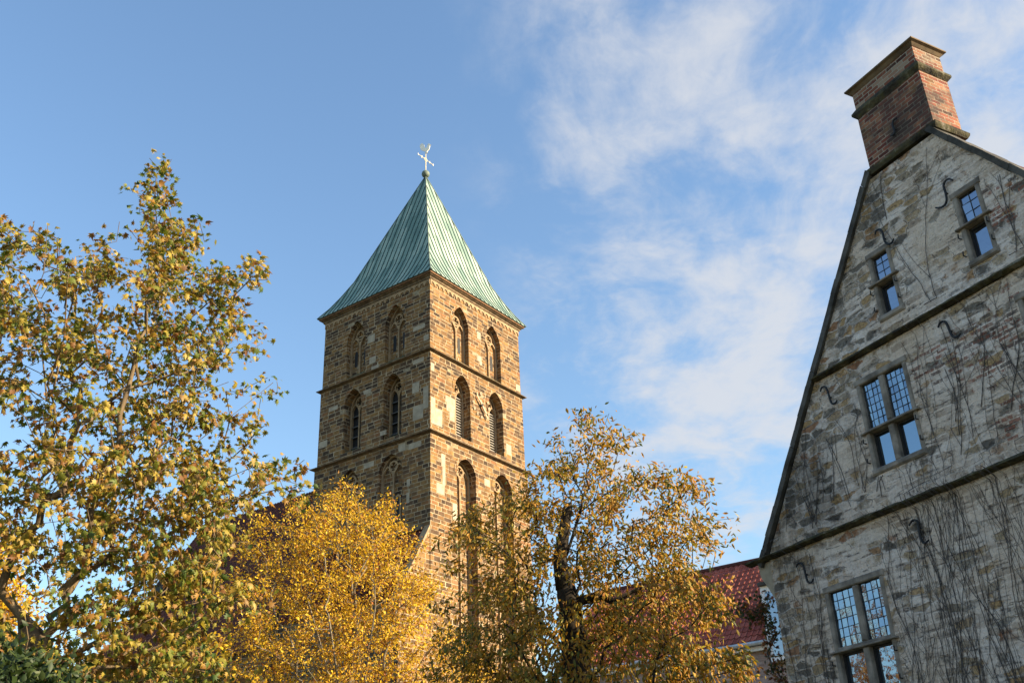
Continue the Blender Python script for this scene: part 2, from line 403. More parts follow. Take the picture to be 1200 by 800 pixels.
def rubble():
    """old gable: lime wash worn off rubble stone, with patches of thin red brick"""
    mt, h, out = material('whitewashed_rubble')
    co = h.n('ShaderNodeTexCoord').outputs['Object']
    x, y, z = h.sep(co)
    xx = h.math('ADD', x, y)
    def off(a, b, c): return h.n('ShaderNodeVectorMath', {0: co, 1: (a, b, c)}, operation='ADD').outputs[0]
    fine = h.noise(co, 16.0, 7, 0.7)
    med = h.noise(off(1, 0, 5), 3.4, 7, 0.65)
    big = h.noise(off(3.7, 0, 9.1), 0.8, 4, 0.55)
    wide = h.noise(h.comb(h.math('MULTIPLY', xx, 2.4), h.math('MULTIPLY', z, 15.0), 2.0), 1.0, 7, 0.68, 0.25)      # flat courses
    # stones, laid in rough courses
    wn = h.n('ShaderNodeTexNoise', {'Vector': co, 'Scale': 3.0, 'Detail': 6, 'Roughness': 0.65}).outputs['Color']
    wr, wg, _ = h.n('ShaderNodeSeparateColor', {0: wn}).outputs
    v = h.comb(h.math('ADD', h.math('MULTIPLY', xx, 2.9), h.math('MULTIPLY', h.math('SUBTRACT', wr, 0.5), 1.2)),
               h.math('ADD', h.math('MULTIPLY', z, 7.2), h.math('MULTIPLY', h.math('SUBTRACT', wg, 0.5), 1.1)))
    vo = h.n('ShaderNodeTexVoronoi', {'Vector': v, 'Scale': 1.0, 'Randomness': 0.7}, feature='F1', voronoi_dimensions='2D')
    ve = h.n('ShaderNodeTexVoronoi', {'Vector': v, 'Scale': 1.0, 'Randomness': 0.7}, feature='DISTANCE_TO_EDGE', voronoi_dimensions='2D').outputs['Distance']
    cr = h.n('ShaderNodeSeparateColor', {0: vo.outputs['Color']}).outputs
    stone = h.ramp(cr[0], [(0.0, (0.085, 0.078, 0.07)), (0.2, (0.16, 0.145, 0.125)), (0.42, (0.30, 0.235, 0.155)), (0.62, (0.36, 0.235, 0.105)), (0.78, (0.27, 0.25, 0.225)), (0.9, (0.38, 0.25, 0.12)), (1.0, (0.25, 0.115, 0.06))])
    stone = h.mix(h.mapr(fine, 0.3, 0.66), h.mix(1.0, stone, (0.5, 0.5, 0.5), 'MULTIPLY'), h.mix(1.0, stone, (1.4, 1.32, 1.25), 'MULTIPLY'))
    # lime wash, mottled
    wf = h.math('ADD', h.math('MULTIPLY', fine, 0.34), h.math('ADD', h.math('MULTIPLY', med, 0.30), h.math('MULTIPLY', wide, 0.36)))
    wash = h.ramp(wf, [(0.32, (0.25, 0.21, 0.175)), (0.41, (0.48, 0.415, 0.37)), (0.50, (0.71, 0.625, 0.57)), (0.62, (0.82, 0.74, 0.69))])
    thin = h.n('ShaderNodeTexBrick', {'Vector': h.comb(h.math('ADD', xx, h.math('MULTIPLY', wr, 0.35)), h.math('ADD', z, h.math('MULTIPLY', wg, 0.16))), 'Color1': (0, 0, 0, 1), 'Color2': (1, 1, 1, 1), 'Mortar': (0.9, 0.9, 0.9, 1), 'Scale': 1.0,
             'Mortar Size': 0.02, 'Mortar Smooth': 0.8, 'Brick Width': 0.36, 'Row Height': 0.135, 'Bias': 0.0}, offset=0.45)      # masonry ghosting through the wash
    tv = h.n('ShaderNodeSeparateColor', {0: thin.outputs['Color']}).outputs[0]
    tcol = h.ramp(tv, [(0.0, (0.50, 0.46, 0.42)), (0.35, (0.78, 0.72, 0.66)), (0.7, (1.0, 0.97, 0.93)), (1.0, (1.0, 0.99, 0.97))])
    wash = h.mix(h.mapr(med, 0.36, 0.58, 0.25, 0.95), wash, h.mix(1.0, wash, tcol, 'MULTIPLY'))
    wash = h.mix(h.mapr(big, 0.35, 0.65), h.mix(1.0, wash, (0.90, 0.84, 0.76), 'MULTIPLY'), wash)
    left = h.mapr(h.math('SUBTRACT', xx, h.math('MULTIPLY', h.math('MAXIMUM', h.math('SUBTRACT', z, 6.9), 0.0), 0.728)), 0.0, 2.3, 0.30, 0.0)
    thr = h.math('ADD', h.math('ADD', h.math('MULTIPLY', cr[1], 0.50), h.math('MULTIPLY', big, 0.72)), h.math('ADD', left, h.math('MULTIPLY', h.math('SUBTRACT', med, 0.5), 0.9)))
    edge = h.mapr(h.math('ADD', ve, h.math('MULTIPLY', h.math('SUBTRACT', fine, 0.5), 0.30)), 0.03, 0.15)
    shows = h.math('MULTIPLY', h.mapr(thr, 0.64, 0.82), edge)
    col = h.mix(h.math('MULTIPLY', shows, 0.92), wash, stone)
    # thin brick showing in patches
    bv = h.comb(h.math('ADD', xx, h.math('MULTIPLY', fine, 0.05)), h.math('ADD', z, h.math('MULTIPLY', med, 0.05)))
    bk = h.n('ShaderNodeTexBrick', {'Vector': bv, 'Color1': (0, 0, 0, 1), 'Color2': (1, 1, 1, 1), 'Mortar': (0, 0, 0, 1), 'Scale': 1.0, 'Mortar Size': 0.014,
             'Mortar Smooth': 0.35, 'Brick Width': 0.23, 'Row Height': 0.082, 'Bias': 0.0}, offset=0.5)
    br = h.n('ShaderNodeSeparateColor', {0: bk.outputs['Color']}).outputs[0]
    bcol = h.ramp(br, [(0.0, (0.13, 0.05, 0.035)), (0.45, (0.25, 0.08, 0.05)), (0.8, (0.32, 0.13, 0.085)), (1.0, (0.10, 0.085, 0.08))])
    bcol = h.mix(h.mapr(fine, 0.35, 0.6), h.mix(1.0, bcol, (0.55, 0.55, 0.55), 'MULTIPLY'), bcol)
    def blob(cx, cz, rx_, rz_):
        dx = h.math('DIVIDE', h.math('SUBTRACT', xx, cx), rx_); dz = h.math('DIVIDE', h.math('SUBTRACT', z, cz), rz_)
        return h.mapr(h.math('ADD', h.math('MULTIPLY', dx, dx), h.math('MULTIPLY', dz, dz)), 0.0, 1.0, 1.0, 0.0)
    reg = h.math('MAXIMUM', blob(5.9, 8.8, 1.7, 1.0), h.math('MAXIMUM', blob(7.3, 9.0, 1.7, 1.4), h.math('MAXIMUM', blob(6.4, 7.5, 1.6, 0.7), h.math('MAXIMUM', blob(6.8, 10.9, 1.0, 0.8), blob(4.9, 9.0, 0.8, 0.7)))))
    brand = h.n('ShaderNodeTexWhiteNoise', {'Vector': h.comb(h.math('FLOOR', h.math('DIVIDE', xx, 0.115)), h.math('FLOOR', h.math('DIVIDE', z, 0.082)))}, noise_dimensions='2D').outputs['Value']
    bsel = h.math('ADD', h.math('MULTIPLY', br, 0.30), h.math('ADD', h.math('MULTIPLY', reg, 0.45), h.math('ADD', h.math('MULTIPLY', med, 0.75), h.math('MULTIPLY', brand, 0.10))))
    bm_ = h.math('MULTIPLY', h.mapr(bsel, 0.985, 1.08), h.math('SUBTRACT', 1.0, bk.outputs['Fac']))
    bm_ = h.math('MULTIPLY', bm_, h.mapr(reg, 0.0, 0.25))
    bm_ = h.math('MULTIPLY', bm_, h.mapr(fine, 0.36, 0.5))
    col = h.mix(h.math('MULTIPLY', bm_, 0.85), col, bcol)
    # grime running down, thickest on the old verge side
    gr = h.noise(h.comb(h.math('MULTIPLY', xx, 2.2), h.math('MULTIPLY', z, 0.6), 4.0), 1.0, 7, 0.68)
    gm = h.math('ADD', gr, h.math('MULTIPLY', left, 0.5))
    gm = h.math('ADD', gm, h.math('MULTIPLY', blob(1.3, 7.6, 2.4, 1.5), 0.20))
    col = h.mix(h.mapr(gm, 0.56, 0.90, 0, 0.8), col, h.mix(1.0, col, (0.34, 0.345, 0.34), 'MULTIPLY'))
    # open joints and flaked hollows, long and flat
    calm = h.mapr(h.noise(off(9, 0, 2), 1.3, 4, 0.6), 0.42, 0.60)
    pit = h.math('MULTIPLY', h.math('MULTIPLY', h.mapr(wide, 0.36, 0.43, 1.0, 0.0), h.mapr(fine, 0.40, 0.5, 1.0, 0.35)), calm)
    jt = h.math('MULTIPLY', h.mapr(h.math('ADD', ve, h.math('MULTIPLY', h.math('SUBTRACT', fine, 0.5), 0.1)), 0.0, 0.05, 1.0, 0.0), h.mapr(med, 0.46, 0.56))
    pit = h.math('MAXIMUM', pit, h.math('MULTIPLY', h.math('MULTIPLY', jt, 0.8), h.mapr(thr, 0.55, 0.75)))
    col = h.mix(h.math('MULTIPLY', pit, 0.55), col, (0.06, 0.053, 0.045))
    speck = h.mapr(h.noise(off(4, 0, 4), 34.0, 4, 0.6), 0.34, 0.42, 1.0, 0.0)
    col = h.mix(h.math('MULTIPLY', speck, h.mapr(med, 0.4, 0.6, 0.25, 0.7)), col, (0.07, 0.06, 0.05))
    hgt = h.math('ADD', h.math('MULTIPLY', fine, 0.6), h.math('ADD', h.math('MULTIPLY', med, 0.6), h.math('ADD', h.math('MULTIPLY', shows, -0.25), h.math('MULTIPLY', pit, -0.7))))
    bsdf(h, out, col, 0.95, hgt, 1.0, 0.07, 0.12)
    return mt
M['rubble'] = rubble()

def leaf(name, stops, trans=0.35, tcol=1.3, rough=0.55):
    mt, h, out = material(name)
    rnd = h.n('ShaderNodeNewGeometry').outputs['Random Per Island']
    co = h.n('ShaderNodeTexCoord').outputs['Object']
    big = h.noise(co, 0.75, 4)
    f = h.math('ADD', rnd, h.math('MULTIPLY', h.math('SUBTRACT', big, 0.5), 1.15))
    col = h.ramp(f, stops)
    p = h.n('ShaderNodeBsdfPrincipled', {'Base Color': col, 'Roughness': rough}); p.inputs['Specular IOR Level'].default_value = 0.35
    t = h.n('ShaderNodeBsdfTranslucent', {'Color': h.mix(1.0, col, (tcol, tcol, tcol * 0.7), 'MULTIPLY')})
    mx_ = h.n('ShaderNodeMixShader', {0: trans, 1: p.outputs[0], 2: t.outputs[0]})
    h.t.links.new(mx_.outputs[0], out.inputs['Surface'])
    return mt
M['maple_leaf'] = leaf('maple_leaf', [(0.0, (0.06, 0.10, 0.016)), (0.2, (0.14, 0.16, 0.022)), (0.38, (0.235, 0.20, 0.026)), (0.58, (0.37, 0.265, 0.038)), (0.70, (0.30, 0.155, 0.028)), (0.86, (0.15, 0.06, 0.018)), (1.0, (0.46, 0.34, 0.10))])
M['gold_leaf'] = leaf('gold_leaf', [(0.0, (0.20, 0.085, 0.014)), (0.2, (0.36, 0.18, 0.02)), (0.42, (0.56, 0.32, 0.014)), (0.72, (0.68, 0.45, 0.02)), (0.92, (0.66, 0.48, 0.045)), (1.0, (0.34, 0.12, 0.03))])
M['walnut_leaf'] = leaf('walnut_leaf', [(0.0, (0.07, 0.09, 0.016)), (0.2, (0.17, 0.15, 0.02)), (0.45, (0.33, 0.175, 0.020)), (0.7, (0.43, 0.235, 0.022)), (0.88, (0.30, 0.12, 0.022)), (1.0, (0.46, 0.36, 0.06))])
M['russet_leaf'] = leaf('russet_leaf', [(0.0, (0.16, 0.05, 0.015)), (0.4, (0.32, 0.12, 0.02)), (0.7, (0.45, 0.22, 0.03)), (1.0, (0.25, 0.08, 0.02))])
M['bush_leaf'] = leaf('dark_green_leaf', [(0.0, (0.010, 0.022, 0.006)), (0.5, (0.024, 0.045, 0.010)), (1.0, (0.055, 0.075, 0.015))], 0.2)
M['creeper_leaf'] = leaf('creeper_leaf', [(0.0, (0.02, 0.04, 0.01)), (0.35, (0.05, 0.06, 0.013)), (0.6, (0.13, 0.06, 0.015)), (0.8, (0.16, 0.03, 0.014)), (1.0, (0.26, 0.12, 0.025))], 0.25)
M['red_leaf'] = leaf('red_creeper_leaf', [(0.0, (0.10, 0.018, 0.016)), (0.5, (0.20, 0.035, 0.025)), (0.85, (0.28, 0.07, 0.03)), (1.0, (0.38, 0.2, 0.05))], 0.25)
def bark(name, c0, c1, c2):
    mt, h, out = material(name)
    co = h.n('ShaderNodeTexCoord').outputs['Object']
    x, y, z = h.sep(co)
    v = h.comb(h.math('MULTIPLY', x, 9.0), h.math('MULTIPLY', y, 9.0), h.math('MULTIPLY', z, 1.6))
    a = h.noise(v, 1.0, 6, 0.65, 0.4); b = h.noise(co, 2.0, 4)
    col = h.ramp(h.math('ADD', h.math('MULTIPLY', a, 0.7), h.math('MULTIPLY', b, 0.3)), [(0.35, c0), (0.5, c1), (0.66, c2)])
    bsdf(h, out, col, 0.95, a, 0.8, 0.04, 0.15)
    return mt
M['maple_bark'] = bark('maple_bark', (0.05, 0.035, 0.022), (0.14, 0.10, 0.06), (0.24, 0.18, 0.11))
M['walnut_bark'] = bark('walnut_bark', (0.008, 0.007, 0.006), (0.026, 0.021, 0.016), (0.06, 0.05, 0.036))
M['pale_bark'] = bark('pale_bark', (0.07, 0.055, 0.04), (0.17, 0.14, 0.10), (0.26, 0.22, 0.16))
M['vine_bark'] = simple('vine_bark', (0.085, 0.075, 0.072), 0.95, 0.4, 5)

def cobble_ground():
    mt, h, out = material('ground_grass_and_gravel')
    co = h.n('ShaderNodeTexCoord').outputs['Object']
    a = h.noise(co, 0.12, 6); b = h.noise(co, 4.0, 6)
    col = h.mix(h.mapr(a, 0.45, 0.55), h.ramp(b, [(0.3, (0.03, 0.05, 0.012)), (0.7, (0.08, 0.10, 0.03))]), h.ramp(b, [(0.3, (0.08, 0.07, 0.055)), (0.7, (0.16, 0.14, 0.11))]))
    bsdf(h, out, col, 0.95, b, 0.6, 0.03, 0.2)
    return mt

# ------------------------------------------------------------------ ground
g = MB(); N_ = 24; S_ = 2500.0
gv = [((i / N_ * 2 - 1) ** 3 * S_, (j / N_ * 2 - 1) ** 3 * S_, 0) for j in range(N_ + 1) for i in range(N_ + 1)]
g.add(gv, [(j*(N_+1)+i, j*(N_+1)+i+1, (j+1)*(N_+1)+i+1, (j+1)*(N_+1)+i) for j in range(N_) for i in range(N_)])
tag(g.build('ground', cobble_ground(), recalc=False), kind='structure')

# ------------------------------------------------------------------ church
CH = empty('church', (-5.56014582, 61.75018039, 0), rad(90) - 0.62310878)
tag(CH, 'stone church with a square tower under a green copper pyramid roof', 'church')
TW = 10.36                                          # side of the upper stage
def arch_pts(w, zs, rise, n=9):
    """pointed head from the right springing over the apex to the left springing, as (du, z)"""
    a = w / 2; c = (a * a - rise * rise) / w; R_ = a - c
    e = math.atan2(rise, -c) if c < 0 else math.atan2(rise, -c)
    e = math.acos(max(-1, min(1, (0 - c) / R_)))
    right = [(c + R_ * math.cos(e * i / n), zs + R_ * math.sin(e * i / n)) for i in range(n + 1)]
    left = [(-p[0], p[1]) for p in right[-2::-1]]
    return right + left
def arch_outline(w, z0, zs, rise, n=9):
    return [(w / 2, z0)] + arch_pts(w, zs, rise, n) + [(-w / 2, z0)]
def offset_path(pts, d):
    """offset an open 2-D polyline to its left by d"""
    out = []
    for i in range(len(pts)):
        a = Vector(pts[max(i - 1, 0)]); b = Vector(pts[i]); c = Vector(pts[min(i + 1, len(pts) - 1)])
        t1 = (b - a); t2 = (c - b)
        if t1.length < 1e-9: t1 = t2
        if t2.length < 1e-9: t2 = t1
        n1 = Vector((-t1.y, t1.x)).normalized(); n2 = Vector((-t2.y, t2.x)).normalized()
        nn = (n1 + n2); nn = nn.normalized() if nn.length > 1e-6 else n1
        k = d / max(0.4, nn.dot(n1))
        out.append((b.x + nn.x * k, b.y + nn.y * k))
    return out
class Face:
    """a tower face: maps (u along the wall, d into the wall, z)"""
    def __init__(s, left, off): s.left = left; s.off = off
    def p(s, u, d, z): return (s.off + d, u, z) if s.left else (u, s.off + d, z)
    def bar(s, mb, path, width, d0, d1, closed=False):
        if closed:
            n = len(path)
            ext = [path[-1]] + list(path) + [path[0]]
            o = offset_path(ext, width / 2)[1:-1]; i = offset_path(ext, -width / 2)[1:-1]
        else:
            o = offset_path(path, width / 2); i = offset_path(path, -width / 2)
        mb.ring_loft([s.p(a, d0, b) for a, b in o], [s.p(a, d0, b) for a, b in i], [s.p(a, d1, b) for a, b in o], [s.p(a, d1, b) for a, b in i], closed)
    def rect(s, mb, u0_, u1_, z0, z1, d0, d1):
        A = [s.p(u0_, d0, z0), s.p(u1_, d0, z0), s.p(u1_, d0, z1), s.p(u0_, d0, z1)]
        B = [s.p(u0_, d1, z0), s.p(u1_, d1, z0), s.p(u1_, d1, z1), s.p(u0_, d1, z1)]
        mb.loft(A, B)
    def poly(s, mb, pts, d0, d1):
        mb.loft([s.p(a, d0, b) for a, b in pts], [s.p(a, d1, b) for a, b in pts])

LF = {1: Face(True, 0.0), 2: Face(True, -0.06), 3: Face(True, -0.17)}
RF = {1: Face(False, 0.0), 2: Face(False, -0.06), 3: Face(False, -0.17)}
Z1, Z2, ZT = 33.45, 27.45, 39.15                      # string courses and wall top
# (stage, face, u, width, sill, springing, rise, depth)
wins = []
for fc in (LF, RF):
    for u_ in (3.26, 7.04): wins.append((1, fc, u_, 1.86, 33.72, 36.5, 1.66, 0.62))
    for u_ in (3.33, 7.08): wins.append((2, fc, u_, 1.70, 28.0, 31.4, 1.33, 0.88))
wins.append((3, LF, 3.26, 2.10, 19.9, 25.45, 1.28, 0.5))
wins.append((3, LF, 7.02, 1.72, 19.9, 25.35, 1.25, 0.5))
wins.append((3, RF, 3.46, 2.02, 12.5, 25.3, 1.2, 0.8))
wins.append((3, RF, 7.5, 2.05, 12.5, 25.3, 1.2, 0.8))

wall = MB()
stage_box = {1: (0.0, TW, Z1, ZT), 2: (-0.06, TW + 0.06, Z2, Z1), 3: (-0.17, TW + 0.17, -0.3, Z2)}
tmp = bmesh.new()
for st_, (a, b, z0, z1) in stage_box.items():
    base = MB().box((a, a, z0), (b, b, z1)).mesh('stage', M['tower_stone'])
    cut = MB()
    for (s_, fc, u_, w_, zs0, zsp, rise, dep) in wins:
        if s_ != st_: continue
        F = fc[st_]; ol = arch_outline(w_, zs0, zsp, rise)
        cut.loft([F.p(u_ + q, -0.5, z) for q, z in ol], [F.p(u_ + q, dep, z) for q, z in ol])
    res = boolean_cut(base, cut.mesh('cutter', M['tower_stone']))
    tmp.from_mesh(res)
me = bpy.data.meshes.new('tower_wall'); tmp.to_mesh(me); tmp.free(); me.materials.append(M['tower_stone'])
tw = bpy.data.objects.new('tower_wall', me); COL.objects.link(tw); tw.parent = CH
# pale replaced blocks let into the walls, a few millimetres proud
rng = random.Random(5)
rep = MB()
for F, lst in ((LF[1], [(5.2, 35.9, 0.7, .62), (5.05, 34.2, .62, .5), (4.75, 33.62, .7, .3), (0.45, 35.35, 1.1, .33), (0.12, 34.3, .45, .42)]),
               (LF[2], [(0.5, 32.75, 1.0, .33), (0.9, 30.6, .62, .75), (0.1, 29.2, .45, 1.6), (0.55, 28.6, .9, 1.0), (8.6, 31.6, .9, .3), (9.5, 29.0, .8, .5), (5.4, 31.9, .8, .33), (3.9, 28.35, .5, .33)]),
               (LF[3], [(0.6, 26.6, 1.1, .4), (2.0, 26.7, .6, .5), (1.55, 24.1, .28, .5), (1.6, 23.0, .25, .7), (4.8, 26.3, .9, .35)]),
               (RF[1], [(5.2, 36.4, .42, .6), (5.15, 34.6, .5, .45), (5.4, 34.35, .3, .35), (9.8, 33.9, .5, .5)]),
               (RF[2], [(0.0, 31.9, .35, .6), (1.5, 30.1, 1.0, .5), (1.6, 29.5, .9, .62), (1.9, 28.9, .55, .6), (0.0, 28.1, .45, 1.9), (0.45, 28.1, .7, 1.2), (8.2, 28.3, .6, .8)]),
               (RF[3], [(0.9, 25.3, .4, .9), (1.0, 24.1, .3, 1.3), (0.4, 23.4, .8, .7), (5.4, 25.2, .6, .5), (2.0, 22.0, .45, 1.1)])):
    for (a, z0, w_, h_) in lst: F.rect(rep, a, a + w_, z0, z0 + h_, -0.008 - rng.random() * 0.004, 0.1)
rme = rep.mesh('rep', [M['tower_stone'], M['repair_stone']])
rme.polygons.foreach_set('material_index', [1] * len(rme.polygons))
bm_ = bmesh.new(); bm_.from_mesh(tw.data); bm_.from_mesh(rme); bm_.to_mesh(tw.data); bm_.free(); tw.data.materials.append(M['repair_stone']); tw.data.update()

# string courses: weathered slope above a square drip
def ring_course(mb, a, b, prof):
    """square ring round the tower: prof = list of (projection, z)"""
    n = len(prof); vs = []
    for pr, z in prof:
        vs += [(a - pr, a - pr, z), (b + pr, a - pr, z), (b + pr, b + pr, z), (a - pr, b + pr, z)]
    fs = []
    for i in range(n - 1):
        for q in range(4):
            r = (q + 1) % 4
            fs.append((i*4+q, i*4+r, (i+1)*4+r, (i+1)*4+q))
    fs.append((3, 2, 1, 0)); fs.append(tuple((n-1)*4+q for q in range(4)))
    mb.add(vs, fs)
for zc, a in ((Z1, -0.06), (Z2, -0.17)):
    mb = MB(); ring_course(mb, a, TW - a, [(0.004, zc - 0.11), (0.10, zc - 0.07), (0.25, zc - 0.03), (0.26, zc - 0.015), (0.26, zc + 0.025), (0.02, zc + 0.11)])
    mb.build('string_course', M['moulding'], CH)
# frieze of little arches and the eaves cornice
fz = MB()
for F in (LF[1], RF[1]):
    n = 22; wq = TW / n
    for i in range(n):
        a = i * wq
        ol = [(a, 39.05), (a, 38.62)] + [(a + wq/2 - wq/2*0.86*math.cos(math.pi*k/6), 38.62 + (0.26 if k not in (0, 6) else 0.0)*math.sin(math.pi*k/6) + (0.0)) for k in range(7)] + [(a + wq, 38.62), (a + wq, 39.05)]
        F.poly(fz, ol, -0.06 - (0.002 if i % 2 else 0.0), 0.02)
fz.build('arch_frieze', M['pale_stone'], CH)
mb = MB(); ring_course(mb, 0.0, TW, [(0.07, 39.04), (0.12, 39.08), (0.14, 39.2), (0.27, 39.27), (0.27, 39.33)])
mb.build('cornice', M['moulding'], CH)
mb = MB(); ring_course(mb, 0.0, TW, [(0.31, 39.335), (0.37, 39.34), (0.37, 39.465), (0.31, 39.468)])
mb.build('eaves_board', M['rust_board'], CH)

# windows of the tower
def lancet(w, z0, zs): return arch_outline(w, z0, zs, w * 0.95, 6)
for (s_, fc, u_, w_, zs0, zsp, rise, dep) in wins:
    F = fc[s_]; isleft = fc is LF
    win = empty('window', (0, 0, 0), 0, CH)
    # voussoir ring
    mb = MB(); inner = arch_pts(w_, zsp, rise); outer = arch_pts(w_ + 0.56, zsp - 0.0, rise + 0.34)
    mb.ring_loft([F.p(u_ + a, -0.03, z) for a, z in outer], [F.p(u_ + a, -0.03, z) for a, z in inner], [F.p(u_ + a, 0.06, z) for a, z in outer], [F.p(u_ + a, 0.06, z) for a, z in inner], False)
    mb.build('arch_ring', M['tower_stone'], win)
    # sloping sill
    hs = 0.55 if s_ < 3 else 0.5
    pr = [(0.0 if s_ > 1 else -0.0, zs0 - 0.0), (dep, zs0), (dep, zs0 + hs), (0.02, zs0 + 0.02)]
    mb = MB(); mb.loft([F.p(u_ - w_/2 + 0.004, d, z) for d, z in pr], [F.p(u_ + w_/2 - 0.004, d, z) for d, z in pr])
    mb.build('sill', M['tower_stone'], win)
    d0 = dep - 0.26; d1 = dep - 0.04
    zb = zs0 + hs * (d0 / dep) + 0.01
    tr = MB(); k = w_ - 0.02; half = k / 2
    lw = half - 0.10                                        # clear width of a lancet
    lz = zsp - 0.35
    # outer order, mullion, two lancet heads, a circle above
    F.bar(tr, [(u_ + q, z) for q, z in arch_outline(w_ - 0.12, zb, zsp, rise - 0.06)], 0.13, d0, d1)
    F.rect(tr, u_ - 0.055, u_ + 0.055, zb, lz + 0.5, d0 + 0.02, d1)
    for sg in (-1, 1):
        F.bar(tr, [(u_ + sg * half / 2 + q, z) for q, z in arch_pts(half - 0.02, lz, half * 0.9, 6)], 0.09, d0 + 0.01, d1)
    cz = zsp + rise * 0.38; cr_ = min(w_ * 0.2, 0.36)
    circ = [(u_ + cr_ * math.cos(2*math.pi*i/16), cz + cr_ * math.sin(2*math.pi*i/16)) for i in range(16)]
    F.bar(tr, circ, 0.11, d0 + 0.005, d1, True)
    for i in range(4):
        an = math.pi / 4 + i * math.pi / 2
        F.bar(tr, [(u_ + cr_ * math.cos(an), cz + cr_ * math.sin(an)), (u_ + cr_ * 0.45 * math.cos(an), cz + cr_ * 0.45 * math.sin(an))], 0.09, d0 + 0.03, d1)
    tr.build('tracery', M['pale_stone'] if not isleft else M['pale_stone'], win)
    if s_ == 2:
        bk = MB(); ol = arch_outline(w_ - 0.1, zb, zsp, rise - 0.06)
        F.poly(bk, [(u_ + q, z) for q, z in ol], dep - 0.03, dep - 0.012); bk.build('dark_opening', M['dark_void'], win)
        nl = 15
        for sg in (-1, 1):
            a = u_ + sg * half / 2; lv = MB(); sw = (half - 0.14) / 2
            for e in (-1, 1): F.rect(lv, a + e * sw - 0.02, a + e * sw + 0.02, zb, lz + 0.3, dep - 0.075, dep - 0.045)
            for i in range(nl):
                z = zb + 0.08 + i * (lz + 0.3 - zb) / nl; ww = (half - 0.14) / 2
                dA, dB = d0 + 0.05, dep - 0.05
                A = [F.p(a - ww, dA, z), F.p(a - ww, dB, z + 0.16), F.p(a - ww, dB, z + 0.19), F.p(a - ww, dA, z + 0.03)]
                B = [F.p(a + ww, dA, z), F.p(a + ww, dB, z + 0.16), F.p(a + ww, dB, z + 0.19), F.p(a + ww, dA, z + 0.03)]
                if isleft and i % 4: continue
                lv.loft(A, B)
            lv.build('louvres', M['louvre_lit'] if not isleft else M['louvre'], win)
    elif s_ == 1:
        bk = MB(); ol = arch_outline(w_ - 0.1, zb, zsp, rise - 0.06)
        F.poly(bk, [(u_ + q, z) for q, z in ol], dep - 0.10, dep - 0.012); bk.build('blind_panel', M['tower_stone'], win)
        sl = MB()
        for sg in (-1, 1):
            a = u_ + sg * half / 2
            F.poly(sl, [(a + q, z) for q, z in lancet(0.30, zsp - 1.75, zsp - 0.75)], dep - 0.106, dep - 0.05)
        sl.build('slit', M['dark_void'], win)
    else:
        bk = MB(); ol = arch_outline(w_ - 0.1, zb, zsp, rise - 0.06)
        F.poly(bk, [(u_ + q, z) for q, z in ol], dep - 0.10, dep - 0.012); bk.build('blind_panel', M['tower_stone'], win)
        if isleft:
            sl = MB(); F.poly(sl, [(u_ - 0.36 + q, z) for q, z in lancet(0.26, 22.2, 23.5)], dep - 0.106, dep - 0.05)
            sl.build('slit', M['dark_void'], win)
            fr = MB(); F.bar(fr, [(u_ - 0.36 + q, z) for q, z in arch_outline(0.42, 22.1, 23.55, 0.36, 6)], 0.12, dep - 0.16, dep - 0.09)
            fr.build('slit_frame', M['pale_stone'], win)

# clock on the lit face: free strokes round a pair of hands
ck = empty('clock', (0, 0, 0), 0, CH)
F = RF[2]; cu, cz = 5.32, 31.08
strokes = {1: 1, 2: 2, 3: 3, 4: 2, 5: 1, 6: 2, 7: 2, 8: 3, 9: 2, 10: 1, 11: 2, 12: 3}
for hnum, ns in strokes.items():
    an = math.pi / 2 - hnum * math.pi / 6
    er = Vector((math.cos(an), math.sin(an))); et = Vector((-er.y, er.x)); marks = MB()
    if ns > 1:                                         # serif bar that ties the strokes together
        F.bar(marks, [tuple(Vector((cu, cz)) + er * 0.80 + et * (ns - 1) * 0.0425), tuple(Vector((cu, cz)) + er * 0.80 - et * (ns - 1) * 0.0425)], 0.03, -0.099, -0.059)
    for j in range(ns):
        o = (j - (ns - 1) / 2) * 0.085
        tl = 0.07 if hnum in (4, 6, 11) and j == 0 else 0.0
        c0 = Vector((cu, cz)) + er * 0.80 + et * (o + tl); c1 = Vector((cu, cz)) + er * 1.0 + et * (o - tl)
        F.bar(marks, [tuple(c0), tuple(c1)], 0.055, -0.10, -0.058)
    marks.build('numeral', M['clock_face'], ck)
hd = MB()
a0 = Vector((cu - 0.55, cz + 0.62)); a1 = Vector((cu + 0.62, cz - 0.86))
F.bar(hd, [tuple(a0), tuple(a1)], 0.13, -0.17, -0.14)
F.bar(hd, [(cu - 0.25, cz + 0.30), (cu + 0.42, cz - 0.52)], 0.17, -0.205, -0.175)
hd.build('hands', M['clock_face'], ck)
mb = MB(); F.poly(mb, [(cu + 0.1*math.cos(2*math.pi*i/10), cz + 0.1*math.sin(2*math.pi*i/10)) for i in range(10)], -0.21, 0.02)
mb.build('hub', M['iron'], ck)

